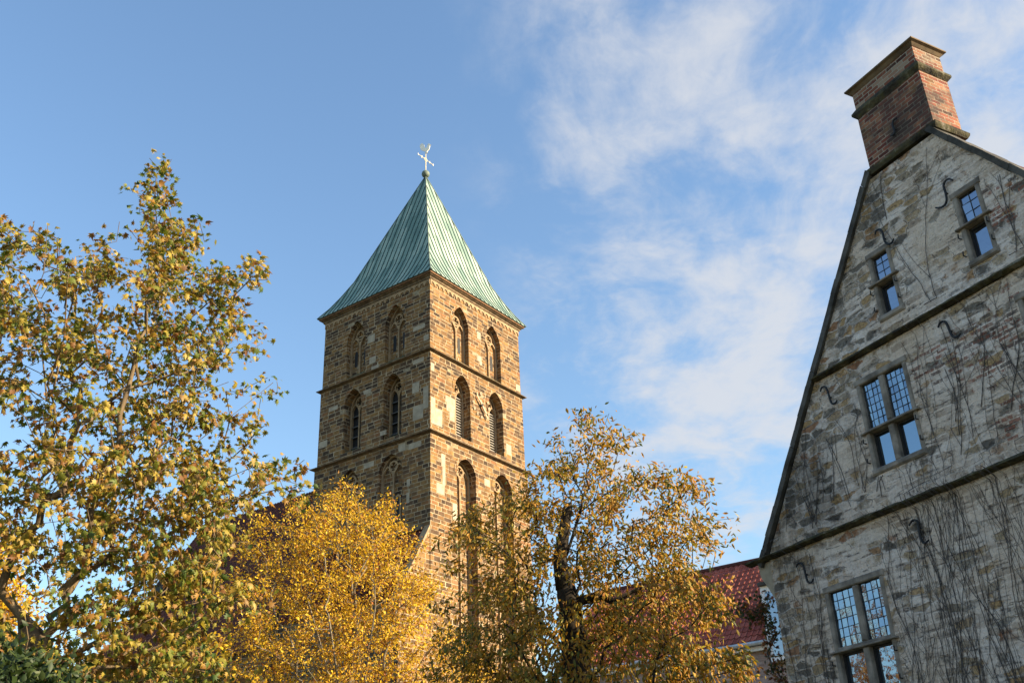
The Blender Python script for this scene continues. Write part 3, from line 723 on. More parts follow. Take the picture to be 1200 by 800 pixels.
# copper pyramid with flared eaves and standing seams
C0 = TW / 2; half0 = TW / 2 + 0.47
APEX = 53.2; ZE = 39.47
prof = [(half0, ZE), (half0 - 0.62, ZE + 0.92), (half0 - 1.18, ZE + 1.95), (half0 - 1.85, ZE + 3.35)]
hl, zl = prof[-1]
for i in range(1, 8): prof.append((hl * (1 - i / 7) + 0.05 * (i / 7), zl + (APEX - zl) * i / 7))
def lean(hh, z):
    t = (z - ZE) / (APEX - ZE)
    return 0.10 * t, -0.14 * t
rf = MB(); UVS = []
slen = [0.0]
for i in range(1, len(prof)): slen.append(slen[-1] + math.hypot(prof[i-1][0] - prof[i][0], prof[i][1] - prof[i-1][1]))
dirs = [((1, 0), (0, -1)), ((0, 1), (1, 0)), ((-1, 0), (0, 1)), ((0, -1), (-1, 0))]       # (along, outward)
for (al, ou) in dirs:
    for i in range(len(prof) - 1):
        (h0, z0), (h1, z1) = prof[i], prof[i + 1]
        q = []
        for (hh, z, sg, sl) in ((h0, z0, -1, slen[i]), (h0, z0, 1, slen[i]), (h1, z1, 1, slen[i+1]), (h1, z1, -1, slen[i+1])):
            lx, ly = lean(hh, z); q.append((C0 + lx + al[0]*sg*hh + ou[0]*hh, C0 + ly + al[1]*sg*hh + ou[1]*hh, z)); UVS.append((sg * hh + 0.25, sl))
        rf.add(q, [(0, 1, 2, 3)])
rf.add([(C0-half0, C0-half0, ZE-0.001), (C0+half0, C0-half0, ZE-0.001), (C0+half0, C0+half0, ZE-0.001), (C0-half0, C0+half0, ZE-0.001)], [(0, 3, 2, 1)])
UVS += [(0, 0)] * 4
roof = rf.build('tower_roof', M['copper'], CH, recalc=False)
uvl = roof.data.uv_layers.new(name='UVMap'); uvl.data.foreach_set('uv', [c for p in UVS for c in p])
sm = MB()
def inset_at(h):      # height of the roof where the half width is h
    for i in range(len(prof) - 1):
        if prof[i][0] >= h >= prof[i+1][0]:
            t = (prof[i][0] - h) / (prof[i][0] - prof[i+1][0]); return prof[i][1] + t * (prof[i+1][1] - prof[i][1])
    return APEX
for (al, ou) in dirs:
    k = -int(half0 / 0.5)
    while k * 0.5 < half0:
        s = k * 0.5; k += 1
        pts = [(hh, z) for hh, z in prof if hh > abs(s) + 0.04]
        if abs(s) > 0.06: pts.append((abs(s) + 0.03, inset_at(abs(s) + 0.03)))
        if len(pts) < 2: continue
        A = []
        for hh, z in pts:
            lx, ly = lean(hh, z); A.append(Vector((C0 + lx + al[0]*s + ou[0]*hh, C0 + ly + al[1]*s + ou[1]*hh, z)))
        out_ = Vector((ou[0], ou[1], 0.55)).normalized(); alv = Vector((al[0], al[1], 0))
        vs = []; fs = []
        for p in A:
            vs += [p - alv*0.032 - out_*0.02, p - alv*0.026 + out_*0.05, p + alv*0.026 + out_*0.05, p + alv*0.032 - out_*0.02]
        for i in range(len(A) - 1):
            for q in range(3): fs.append((i*4+q, i*4+q+1, (i+1)*4+q+1, (i+1)*4+q))
        fs += [(0, 1, 2, 3), ((len(A)-1)*4+3, (len(A)-1)*4+2, (len(A)-1)*4+1, (len(A)-1)*4)]
        sm.add(vs, fs)
sm.build('standing_seams', M['copper_dark'], roof)
hp = MB()
for sx, sy in ((-1, -1), (1, -1), (1, 1), (-1, 1)):
    hp.tube([(C0 + lean(hh, z)[0] + sx*hh, C0 + lean(hh, z)[1] + sy*hh, z + 0.02) for hh, z in prof], 0.05, 6)
hp.build('hip_roll', M['copper'], roof)

# ball, cross and weathercock
wv_ = empty('weathervane', (C0 + 0.10, C0 - 0.14, APEX), 0, CH)
mb = MB(); mb.sphere((0, 0, 0.35), 0.34, 14, 10); mb.build('ball', M['copper'], wv_, smooth=True)
mb = MB(); mb.tube([(0, 0, 0.6), (0, 0, 3.0)], [0.05, 0.035], 8); mb.build('rod', M['gilt'], wv_)
mb = MB()      # cross with flared ends and a pierced ring; its arms point along the building
ca = Vector((0.5826, 0.8127, 0)).normalized()
for sg in (-1, 1):
    mb.tube([Vector((0, 0, 1.85)) + ca*sg*0.06, Vector((0, 0, 1.85)) + ca*sg*0.95], [0.028, 0.028], 6)
    mb.tube([Vector((0, 0, 1.76)) + ca*sg*0.95, Vector((0, 0, 1.94)) + ca*sg*0.95], [0.028, 0.028], 6)
    mb.tube([Vector((0, 0, 1.75)) + ca*sg*0.5, Vector((0, 0, 1.95)) + ca*sg*0.5], [0.028, 0.028], 6)
ring = [Vector((0, 0, 1.85)) + ca*0.17*math.cos(2*math.pi*i/14) + Vector((0, 0, 0.17*math.sin(2*math.pi*i/14))) for i in range(15)]
mb.tube(ring, 0.022, 5, False)
mb.build('cross', M['gilt'], wv_)
cock = [(-0.50, 0.55), (-0.62, 0.95), (-0.55, 1.22), (-0.32, 1.30), (-0.16, 1.05), (-0.10, 0.72), (0.06, 0.62), (0.16, 0.80), (0.20, 1.02), (0.30, 1.12),
        (0.42, 1.06), (0.44, 0.96), (0.56, 0.90), (0.44, 0.84), (0.42, 0.66), (0.36, 0.42), (0.20, 0.24), (0.14, 0.06), (0.24, 0.0), (-0.06, 0.0), (0.02, 0.08), (0.0, 0.24), (-0.22, 0.34)]
mb = MB(); cb = Vector((1.0, -0.25, 0)).normalized(); cn = Vector((0.25, 1.0, 0)).normalized()
mb.loft([cb*a*0.85 + Vector((0, 0, 2.5 + b*0.85)) + cn*0.04 for a, b in cock], [cb*a*0.85 + Vector((0, 0, 2.5 + b*0.85)) - cn*0.04 for a, b in cock])
mb.build('rooster', M['white_gilt'], wv_)
wv_.rotation_euler = (0, 0, -(rad(90) - 0.62310878))

# lean-to against the shaded face, with a lit end wall and steep coping
AX = -0.175
mb = MB(); ol = [(AX, 0.0), (AX, 20.9), (-2.9, 16.2), (-2.9, 0.0)]
mb.loft([(x, -0.12, z) for x, z in ol], [(x, TW, z) for x, z in ol]); mb.build('annex_wall', M['tower_stone'], CH)
def tile_roof(name, mat, parent, A, B, up, pw=0.24, rh=0.33, thick=0.05, amp=0.035, step=0.03):
    """pantiled slope: A->B along the eaves, 'up' the slope vector; rolls and lapped courses as geometry"""
    A = Vector(A); B = Vector(B); up = Vector(up); L = (B - A).length; H = up.length
    al = (B - A) / L; us = up / H; nr = al.cross(us).normalized()
    if nr.z < 0: nr = -nr
    ncol = max(1, int(L / pw)); nrow = max(1, int(H / rh)); k = 4
    vs = []; fs = []; uv = []
    xs = [i * L / (ncol * k) for i in range(ncol * k + 1)]
    for j in range(nrow):
        y0_ = j * H / nrow; y1_ = (j + 1) * H / nrow
        o = len(vs)
        for (yy, lift) in ((y0_ - 0.02, step - 0.03), (y0_, step), (y1_ + 0.03, 0.0)):
            for i, xx in enumerate(xs):
                w = amp * math.sin(2 * math.pi * i / k + 0.6)
                vs.append(A + al*xx + us*yy + nr*(thick + lift + w + 0.004*random.Random(i*7+j*131).random())); uv.append((xx, yy))
        n = len(xs)
        for r in range(2):
            for i in range(n - 1): fs.append((o + r*n + i, o + r*n + i + 1, o + (r+1)*n + i + 1, o + (r+1)*n + i))
    mb = MB(); mb.add(vs, fs); ob = mb.build(name, mat, parent, recalc=False)
    ul = ob.data.uv_layers.new(name='UVMap')
    ul.data.foreach_set('uv', [c for p in ob.data.polygons for vi in p.vertices for c in uv[vi]])
    return ob
tile_roof('annex_roof', M['dark_tile'], CH, (-2.95, 0.35, 16.2), (-2.95, TW, 16.2), (2.76, 0, 4.75), 0.24, 0.3)
mb = MB(); cp = [(AX - 0.0, 20.95), (AX, 21.2), (-3.05, 16.35), (-3.05, 16.05)]
mb.loft([(x, -0.16, z) for x, z in cp], [(x, 0.32, z) for x, z in cp]); mb.build('annex_coping', M['pale_stone'], CH)
mb = MB(); mb.loft([(AX - 0.26, 0.35, 20.95), (AX - 0.26, 0.35, 21.05), (AX + 0.01, 0.35, 21.35), (AX + 0.01, 0.35, 20.95)], [(AX - 0.26, TW + 0.1, 20.95), (AX - 0.26, TW + 0.1, 21.05), (AX + 0.01, TW + 0.1, 21.35), (AX + 0.01, TW + 0.1, 20.95)])
mb.build('base_course', M['moulding'], CH)
# nave beyond the tower
NX, NR, NE, NY0, NY1 = 5.2, 28.6, 15.0, TW + 0.16, 29.45
nl = 9.2
mb = MB(); ol = [(NX - nl, 0), (NX + nl, 0), (NX + nl, NE), (NX, NR - 0.1), (NX - nl, NE)]
mb.loft([(x, NY0, z) for x, z in ol], [(x, NY1 - 0.3, z) for x, z in ol]); mb.build('nave_wall', M['tower_stone'], CH)
tile_roof('nave_roof', M['dark_tile'], CH, (NX - nl - 0.3, NY1, NE - 0.4), (NX - nl - 0.3, NY0, NE - 0.4), (nl + 0.3, 0, NR - NE + 0.45), 0.3, 0.3)
tile_roof('nave_roof', M['dark_tile'], CH, (NX + nl + 0.3, NY0, NE - 0.4), (NX + nl + 0.3, NY1, NE - 0.4), (-nl - 0.3, 0, NR - NE + 0.45), 0.5, 0.5)
dm = empty('dormer', (-0.2, 26.0, 21.6), 0, CH)
mb = MB(); mb.loft([(-0.6, -0.6, -0.6), (-0.6, 0.6, -0.6), (-0.6, 0.6, 0.5), (-0.6, 0, 1.1), (-0.6, -0.6, 0.5)], [(1.6, -0.6, -0.6), (1.6, 0.6, -0.6), (1.6, 0.6, 0.5), (1.6, 0, 1.1), (1.6, -0.6, 0.5)])
mb.build('cheek', M['dark_tile'], dm)
mb = MB(); mb.box((-0.64, -0.4, -0.4), (-0.61, 0.4, 0.4)); mb.build('hatch', M['dark_void'], dm)

# ------------------------------------------------------------------ gabled stone house
HO = (4.648141, 19.863403, 0.0)
HZ = math.atan2(-0.87480711, 0.48447137)
HS = empty('gabled_house', HO, HZ)
tag(HS, 'tall gabled stone house with leaded windows and a red brick chimney at its peak', 'house')
K = 1.7
def zz_(r): return r * K + CAM_H
UL, UR, UC = 0.17 * K, 6.07 * K, 3.12 * K
ZEA = zz_(3.12); ZAP = zz_(3.15 + (3.12 - 0.10) * 1.40)
def rake_z(u): return zz_(3.15) + (min(u, 2 * UC - u) - 0.10 * K) * 1.40
gab = [(UL, 0.0), (UR, 0.0), (UR, ZEA), (UC + 0.485 * K, rake_z(UC + 0.485 * K)), (UC - 0.485 * K, rake_z(UC + 0.485 * K)), (UL, ZEA)]
base = MB(); base.loft([(u, 0, z) for u, z in gab], [(u, 0.6, z) for u, z in gab])
# windows: (list of light spans, z top, transom low, transom high, sill) in metres
def raw(*a): return [q * K for q in a]
hw = [
    dict(l=[(0.965, 1.30), (1.38, 1.685)], top=2.525, t1=1.965, t0=1.90, bot=1.44, kind='bright'),
    dict(l=[(1.945, 2.195), (2.27, 2.535)], top=4.505, t1=4.005, t0=3.95, bot=3.565, kind='bright'),
    dict(l=[(2.455, 2.675)], top=5.80, t1=5.51, t0=5.455, bot=5.10, kind='dim'),
    dict(l=[(3.625, 3.85)], top=5.85, t1=5.535, t0=5.475, bot=5.115, kind='dim'),
    dict(l=[(3.97, 4.22), (4.30, 4.55)], top=4.50, t1=4.0, t0=3.95, bot=3.565, kind='dim'),
    dict(l=[(4.45, 4.76), (4.84, 5.15)], top=2.525, t1=1.965, t0=1.90, bot=1.44, kind='dim'),
]
cut = MB()
for w_ in hw:
    cut.box((w_['l'][0][0] * K, -0.4, zz_(w_['bot'])), (w_['l'][-1][1] * K, 0.35, zz_(w_['top'])))
gm = boolean_cut(base.mesh('gable', M['rubble']), cut.mesh('cutter', M['rubble']))
gm.name = 'gable_wall'
if not gm.materials: gm.materials.append(M['rubble'])
go = bpy.data.objects.new('gable_wall', gm); COL.objects.link(go); go.parent = HS
mb = MB(); mb.box((UL + 0.004, 0.602, 0), (UL + 0.55, 6.5, ZEA)); mb.box((UR - 0.55, 0.602, 0), (UR - 0.004, 6.5, ZEA)); mb.box((UL, 6.502, 0), (UR, 7.0, ZEA))
mb.loft([(UL, 6.51, ZEA), (UR, 6.51, ZEA), (UC, 6.51, ZAP)], [(UL, 6.99, ZEA), (UR, 6.99, ZEA), (UC, 6.99, ZAP)])
mb.build('side_walls', M['rubble'], HS)
rz0 = ZEA - 0.15
tile_roof('roof', M['dark_tile'], HS, (UL - 0.25, 7.0, rz0 - 0.3), (UL - 0.25, 0.52, rz0 - 0.3), (UC - UL + 0.25, 0, ZAP - rz0), 0.3, 0.33)
tile_roof('roof', M['dark_tile'], HS, (UR + 0.25, 0.52, rz0 - 0.3), (UR + 0.25, 7.0, rz0 - 0.3), (UC - UR - 0.25, 0, ZAP - rz0), 0.3, 0.33)
# verge copings
rng = random.Random(3)
for sg in (-1, 1):
    mb = MB()
    def uz(u): return (u if sg < 0 else 2 * UC - u)
    n = 26; u_a, u_b = 0.03 * K, UC - 0.42 * K
    A = []; B = []; C_ = []; D_ = []
    for i in range(n + 1):
        u = u_a + (u_b - u_a) * i / n; z = rake_z(u); t = 0.17 + 0.012 * rng.uniform(-1, 1); ex = 0.012 * rng.uniform(-1, 1)
        A.append((uz(u + 0.035 + ex), -0.07, z - 0.05)); B.append((uz(u - 0.035), -0.08 + ex, z + 0.04 + ex)); C_.append((uz(u - 0.035), 0.5, z + 0.04)); D_.append((uz(u + 0.035), 0.5, z - 0.05))
    for i in range(n):
        dx_, dy_, dz_ = rng.uniform(-.006, .006), rng.uniform(-.006, .006), rng.uniform(-.006, .006)
        sh = lambda P, k: tuple(a_ + b_ for a_, b_ in zip(P, (dx_, dy_ if k < 2 else 0, dz_)))
        q0 = [sh(P, k) for k, P in enumerate((A[i], B[i], C_[i], D_[i]))]; q1 = [sh(P, k) for k, P in enumerate((A[i+1], B[i+1], C_[i+1], D_[i+1]))]
        mb.loft(q0, [tuple(a_ + (b_ - a_) * 1.0 for a_, b_ in zip(P, Q)) for P, Q in zip(q0, q1)])
    mb.build('verge_coping', M['dark_coping'], HS)
# string courses, uneven with age
def course(za, zb, u_l, u_r, proj, seed):
    mb = MB(); n = 70; rr = random.Random(seed); rows = []
    for i in range(n + 1):
        u = u_l + (u_r - u_l) * i / n; w = 0.018
        j = [rr.uniform(-1, 1) * w for _ in range(4)]
        rows.append([(u, 0.02, za + j[0]*0.4), (u, -proj * 0.45 + j[1]*0.5, za - 0.0 + j[1]*0.4), (u, -proj + j[2]*0.5, za + 0.03 + j[2]*0.5), (u, -proj + j[3]*0.7, za + 0.06 + j[3]*0.8), (u, 0.02, zb + j[0])])
    for i in range(n): mb.loft(rows[i], rows[i+1], caps=(i in (0, n - 1)))
    mb.build('string_course', M['mossy_ledge'], HS)
course(zz_(3.085), zz_(3.165), -0.16 * K, 6.4 * K, 0.16, 1)
course(zz_(4.795), zz_(4.875), 1.36 * K, 4.88 * K, 0.14, 2)
# kneeler at the eaves corner
for sg in (-1, 1):
    kn = [(UL + 0.1, ZEA - 0.86), (UL + 0.002, ZEA - 0.86), (UL - 0.12, ZEA - 0.62), (UL - 0.32, ZEA - 0.32), (UL - 0.36, ZEA - 0.07), (UL + 0.1, ZEA - 0.07)]
    f = (lambda u: u) if sg < 0 else (lambda u: 2 * UC - u)
    mb = MB(); mb.loft([(f(u), 0.012, z) for u, z in kn], [(f(u), 0.5, z) for u, z in kn]); mb.build('kneeler', M['kneeler_stone'], HS)
# gutter and downpipe along the left eaves
mb = MB(); mb.tube([(UL - 0.30, 0.55, ZEA - 0.35), (UL - 0.30, 6.9, ZEA - 0.35)], 0.09, 8); mb.build('gutter', M['iron'], HS)
mb = MB(); mb.tube([(UL - 0.30, 0.75, ZEA - 0.4), (UL - 0.28, 0.75, ZEA - 0.8), (UL - 0.08, 0.75, ZEA - 1.3), (UL - 0.08, 0.75, 0)], 0.055, 8)
mb.box((UL - 0.42, 0.62, ZEA - 0.75), (UL - 0.16, 0.9, ZEA - 0.42)); mb.build('downpipe', M['iron'], HS)

def house_window(w_):
    ls = [(a * K, b * K) for a, b in w_['l']]; top, t1, t0, bot = (zz_(w_[q]) for q in ('top', 't1', 't0', 'bot'))
    uL, uR = ls[0][0], ls[-1][1]; jw = 0.085
    W_ = empty('window', (0, 0, 0), 0, HS)
    rr = random.Random(int(uL * 100 + top * 10))
    def stone(mb, a, b, bev=0.018):
        # box with a chamfered front edge
        (x0, y0, z0), (x1, y1, z1) = a, b
        A = [(x0 + bev, y0, z0 + bev), (x1 - bev, y0, z0 + bev), (x1 - bev, y0, z1 - bev), (x0 + bev, y0, z1 - bev)]
        B = [(x0, y0 + bev, z0), (x1, y0 + bev, z0), (x1, y0 + bev, z1), (x0, y0 + bev, z1)]
        C2 = [(x0, y1, z0), (x1, y1, z0), (x1, y1, z1), (x0, y1, z1)]
        o = len(mb.v); mb.loft(A, B, caps=False); mb.loft(B, C2, caps=False)
        mb.add(A, [(0, 1, 2, 3)]); mb.add(C2, [(3, 2, 1, 0)])
    mb = MB()
    stone(mb, (uL - jw, -0.02, bot - 0.02), (uL + 0.005, 0.3, top + 0.005)); mb.build('jamb', M['window_stone'], W_)
    mb = MB(); stone(mb, (uR - 0.005, -0.022, bot - 0.02), (uR + jw, 0.3, top + 0.005)); mb.build('jamb', M['window_stone'], W_)
    mb = MB(); stone(mb, (uL - jw - 0.03, -0.026, top - 0.005), (uR + jw + 0.03, 0.3, top + 0.11)); mb.build('lintel', M['window_stone'], W_)
    mb = MB(); stone(mb, (uL - jw - 0.02, -0.045, bot - 0.11), (uR + jw + 0.02, 0.3, bot + 0.005), 0.03); mb.build('sill', M['window_stone'], W_)
    mb = MB(); stone(mb, (uL - 0.0, -0.012, t0 + 0.006), (uR, 0.3, t1 - 0.004)); 
    stone(mb, (uL - jw - 0.07, -0.075, t0 + 0.012), (uR + jw + 0.07, 0.02, t0 + 0.045), 0.010)
    mb.build('transom', M['dark_coping'] if False else M['window_stone'], W_)
    for i in range(len(ls) - 1):
        mb = MB(); stone(mb, (ls[i][1], -0.016, bot + 0.004), (ls[i+1][0], 0.3, t0 + 0.004)); stone(mb, (ls[i][1], -0.016, t1 - 0.004), (ls[i+1][0], 0.3, top - 0.004), 0.03)
        mb.build('mullion', M['window_stone'], W_)
    bright = w_['kind'] == 'bright'
    for a, b in ls:
        # leaded light above: small quarries, each a little out of true
        nx = 4 if bright else 2; nz = 6 if bright else 3; yb = 0.06
        pn = MB(); cw = (b - a) / nx; chh = (top - t1) / nz
        for i in range(nx):
            for j in range(nz):
                tx, tz = rr.gauss(0, 0.006), rr.gauss(0, 0.008); q = []
                for (dx, dz) in ((0, 0), (1, 0), (1, 1), (0, 1)):
                    q.append((a + (i + dx) * cw, yb + (dx - 0.5) * tx * cw * 4 + (dz - 0.5) * tz * chh * 4, t1 + (j + dz) * chh))
                pn.add(q, [(0, 1, 2, 3)])
        pn.build('leaded_pane', M['leaded_glass'] if bright else M['dim_glass'], W_, recalc=False)
        ld = MB()
        for i in range(nx + 1): ld.box((a + i * cw - 0.0042, yb - 0.008, t1), (a + i * cw + 0.0042, yb + 0.01, top))
        for j in range(nz + 1): ld.box((a, yb - 0.0095, t1 + j * chh - 0.0042), (b, yb + 0.0085, t1 + j * chh + 0.0042))
        ld.build('lead_lattice', M['lead'], W_)
        # casement below
        yc = 0.115; fwid = 0.035
        cs = MB()
        cs.box((a + 0.002, yc - 0.03, bot), (a + fwid, yc + 0.02, t0)); cs.box((b - fwid, yc - 0.03, bot), (b - 0.002, yc + 0.02, t0))
        cs.box((a + fwid, yc - 0.0295, bot), (b - fwid, yc + 0.0195, bot + fwid)); cs.box((a + fwid, yc - 0.0295, t0 - fwid), (b - fwid, yc + 0.0195, t0))
        cs.build('casement', M['casement'], W_)
        pn = MB(); pn.add([(a + fwid, yc, bot + fwid), (b - fwid, yc, bot + fwid), (b - fwid, yc, t0 - fwid), (a + fwid, yc, t0 - fwid)], [(0, 1, 2, 3)])
        pn.build('glass_pane', M['clear_glass'] if bright else M['dim_glass'], W_, recalc=False)
    # old shutter hooks left in the jambs
    for side in (uL - 0.12, uR + 0.07):
        for fz_ in (0.22, 0.78):
            z = bot + (t0 - bot) * fz_
            hk = MB(); hk.tube([(side, 0.0, z), (side, -0.07, z), (side + 0.015, -0.075, z + 0.07)], 0.013, 5)
            hk.build('shutter_hook', M['iron'], W_)
for w_ in hw: house_window(w_)

# wrought iron wall anchors
anchors = [
    [(5.22, 9.49), (5.28, 9.55), (5.36, 9.54), (5.4, 9.47), (5.43, 9.27), (5.47, 9.19), (5.54, 9.17), (5.6, 9.2)],
    [(2.41, 9.51), (2.46, 9.57), (2.55, 9.55), (2.59, 9.44), (2.61, 9.26), (2.64, 9.17), (2.72, 9.15), (2.77, 9.19)],
    [(4.43, 11.82), (4.47, 11.88), (4.56, 11.86), (4.6, 11.75), (4.6, 11.59), (4.65, 11.49), (4.74, 11.47), (4.8, 11.52)],
    [(6.22, 11.85), (6.16, 11.92), (6.08, 11.92), (6.03, 11.86), (6.03, 11.71), (6.01, 11.57), (5.95, 11.51), (5.85, 11.52), (5.77, 11.57)],
    [(1.02, 6.52), (1.08, 6.57), (1.16, 6.56), (1.21, 6.47), (1.23, 6.27), (1.26, 6.18), (1.34, 6.16), (1.4, 6.21)],
    [(3.75, 6.51), (3.84, 6.57), (3.93, 6.53), (3.93, 6.42), (3.92, 6.24), (3.97, 6.15), (4.07, 6.18)],
]
def anchor(pts, y, parent):
    P = [Vector((u, y, z)) for u, z in pts]; Q = []
    for i in range(len(P) - 1):                       # Catmull-Rom
        p0, p1, p2, p3 = P[max(i-1, 0)], P[i], P[i+1], P[min(i+2, len(P)-1)]
        for t in (0, 0.34, 0.67):
            Q.append(0.5 * ((2*p1) + (p2-p0)*t + (2*p0-5*p1+4*p2-p3)*t*t + (3*p1-p0-3*p2+p3)*t**3))
    Q.append(P[-1]); n = len(Q)
    mb = MB(); mb.tube(Q, [0.010 + 0.013 * math.sin(math.pi * (0.12 + 0.76 * i / (n - 1))) for i in range(n)], 6)
    c = Q[n // 2]; mb.tube([c, c + Vector((0, 0.08, 0))], 0.016, 6)
    mb.build('wall_anchor', M['iron'], parent)
for a_ in anchors: anchor(a_, -0.05, HS)

# chimney
CN = empty('chimney', (0, 0, 0), 0, HS)
c0u, c1u = 2.715 * K, 3.615 * K; cy0, cy1 = 0.01, 0.75
zb0, zb1, zc0, zc1 = 13.22, 14.45, 14.62, 15.02
mb = MB(); mb.box((c0u, cy0, zb0 - 0.1), (c1u, cy1, zb1)); mb.build('shaft', M['chimney_brick'], CN)
mb = MB(); mb.box((c0u + 0.005, cy0 + 0.004, zc0 - 0.02), (c1u - 0.005, cy1 - 0.004, zc1)); mb.build('top_shaft', M['chimney_top_brick'], CN)
def frustum_band(mb, prof_):
    n = len(prof_); vs = []
    for pr, z in prof_: vs += [(c0u - pr, cy0 - pr, z), (c1u + pr, cy0 - pr, z), (c1u + pr, cy1 + pr, z), (c0u - pr, cy1 + pr, z)]
    fs = [(i*4+q, i*4+(q+1) % 4, (i+1)*4+(q+1) % 4, (i+1)*4+q) for i in range(n - 1) for q in range(4)] + [(3, 2, 1, 0), tuple((n-1)*4+q for q in range(4))]
    mb.add(vs, fs)
mb = MB(); frustum_band(mb, [(0.004, zb1 - 0.06), (0.05, zb1), (0.07, zb1 + 0.03), (0.07, zb1 + 0.08), (0.0, zc0 + 0.01)]); mb.build('band', M['mossy_ledge'], CN)
mb = MB(); frustum_band(mb, [(0.004, zc1 - 0.03), (0.05, zc1 + 0.03), (0.095, zc1 + 0.055), (0.095, zc1 + 0.085), (0.05, zc1 + 0.11)]); mb.build('cap', M['moulding'], CN)
mb = MB(); frustum_band(mb, [(0.04, zb0 - 0.17), (0.075, zb0 - 0.11), (0.085, zb0 - 0.06), (0.01, zb0 - 0.02)]); mb.build('base_slab', M['mossy_ledge'], CN)
anchor([(5.48, 13.77), (5.4, 13.77), (5.36, 13.68), (5.37, 13.55), (5.33, 13.49), (5.26, 13.51)], -0.035, CN)

# ------------------------------------------------------------------ red-roofed house behind
RH = empty('brick_house', (8.33016427, 39.12299021, 0), rad(90) - 0.62310878)
tag(RH, 'brick house with a red pantiled roof behind the walnut tree and stone gable', 'house')
mb = MB(); ol = [(0.25, 0), (7.95, 0), (7.95, 8.9), (4.1, 12.9), (0.25, 8.9)]
mb.loft([(x, -8.0, z) for x, z in ol], [(x, 8.6, z) for x, z in ol]); mb.build('wall', M['pink_brick'], RH)
tile_roof('roof', M['red_tile'], RH, (-0.02, 8.8, 9.0), (-0.02, -0.72, 9.0), (4.12, 0, 4.06), 0.235, 0.34, amp=0.03)
tile_roof('roof', M['red_tile'], RH, (1.9, -0.72, 10.92), (1.9, -8.2, 10.92), (2.2, 0, 2.14), 0.235, 0.34)
tile_roof('roof', M['red_tile'], RH, (8.2, -8.2, 9.0), (8.2, 8.8, 9.0), (-4.1, 0, 4.06), 0.47, 0.34)
rg = MB(); rg.tube([(4.1, 8.8, 13.1), (4.1, -8.2, 13.1)], 0.13, 8); rg.build('ridge_tiles', M['red_tile'], RH)
mb = MB(); mb.tube([(-0.14, 8.8, 8.93), (-0.14, -0.72, 8.93)], 0.085, 8); mb.build('gutter', M['zinc'], RH)
mb = MB(); mb.box((0.06, -0.74, 8.7), (0.22, 8.7, 8.86)); mb.build('fascia', M['white_paint'], RH)
dm = empty('wall_dormer', (0, 0, 0), 0, RH)
mb = MB(); mb.box((-0.04, -2.9, 8.2), (2.2, -0.735, 10.95)); mb.build('cheek', M['white_paint'], dm)
mb = MB(); mb.box((-0.07, -2.7, 8.4), (-0.043, -0.93, 10.7)); mb.build('pane', M['dim_glass'], dm)
mb = MB(); mb.box((-0.2, -3.0, 10.955), (2.3, -0.724, 11.08)); mb.build('flat_roof', M['dark_coping'], dm)

# ------------------------------------------------------------------ plants
def grow(trunk, trunk_r, attract, bf=0.35, seg=0.45, tip_r=0.006, expo=0.45, seed=0, droop=0.0):
    """dendritic tree: greedy spanning tree over the attractors, biased towards short paths to the root.
    returns nodes, parent index, radius per node"""
    rs = np.random.RandomState(seed)
    nodes = [np.array(p, float) for p in trunk]; par = [-1] + list(range(len(trunk) - 1)); plen = [0.0]
    for i in range(1, len(trunk)): plen.append(plen[-1] + np.linalg.norm(nodes[i] - nodes[i-1]))
    A = np.array(attract, float); n = len(A)
    cost = np.full(n, 1e9); who = np.zeros(n, int); done = np.zeros(n, bool)
    def relax(idx):
        c = np.linalg.norm(A - nodes[idx], axis=1) + bf * plen[idx]
        b = (c < cost) & ~done
        cost[b] = c[b]; who[b] = idx
    for i in range(len(nodes)): relax(i)
    leafnode = np.zeros(n, int)
    for _ in range(n):
        k = int(np.argmin(np.where(done, 1e18, cost))); done[k] = True; src = int(who[k])
        a = nodes[src]; b = A[k]; L = np.linalg.norm(b - a); m_ = max(1, int(L / seg)); prev = src
        bend = rs.normal(0, 0.07, 3) * L
        for q in range(1, m_ + 1):
            t = q / m_; p = a + (b - a) * t + bend * math.sin(math.pi * t) + np.array([0, 0, -droop * L * math.sin(math.pi * t)])
            nodes.append(p); par.append(prev); plen.append(plen[prev] + np.linalg.norm(p - nodes[prev])); prev = len(nodes) - 1
            relax(prev)
        leafnode[k] = prev
    N = len(nodes); cnt = np.zeros(N)
    ch = [[] for _ in range(N)]
    for i in range(N):
        if par[i] >= 0: ch[par[i]].append(i)
    for i in range(N - 1, -1, -1):
        if not ch[i]: cnt[i] += 1
        if par[i] >= 0: cnt[par[i]] += cnt[i]
    radius = tip_r * np.maximum(cnt, 1) ** expo
    for i in range(len(trunk)): radius[i] = max(radius[i] * 0.6, trunk_r[i])
    for i in range(len(trunk), N): radius[i] = min(radius[i], 0.8 * radius[par[i]] if par[i] < len(trunk) else radius[par[i]])
    return nodes, par, ch, cnt, radius, leafnode
def limbs(nodes, par, ch, cnt, radius):
    mb = MB(); starts = [0]; seen = set()
    while starts:
        s = starts.pop(); chain = [s] if par[s] < 0 else [par[s], s]
        i = s
        while ch[i]:
            c = max(ch[i], key=lambda q: cnt[q])
            for o in ch[i]:
                if o != c: starts.append(o)
            chain.append(c); i = c
        if len(chain) < 2: continue
        rr = [float(radius[q]) for q in chain]
        if par[s] >= 0: rr[0] = rr[1]
        k = 9 if max(rr) > 0.12 else (5 if max(rr) > 0.03 else 3)
        mb.tube([nodes[q] for q in chain], rr, k, cap=False)
    return mb
MAPLE = [(0, 0.06), (0.22, -0.02), (0.40, 0.04), (0.24, 0.20), (0.60, 0.38), (0.29, 0.42), (0.42, 0.70), (0.16, 0.57), (0.0, 1.05), (-0.16, 0.57), (-0.42, 0.70), (-0.29, 0.42), (-0.60, 0.38), (-0.24, 0.20), (-0.40, 0.04), (-0.22, -0.02)]
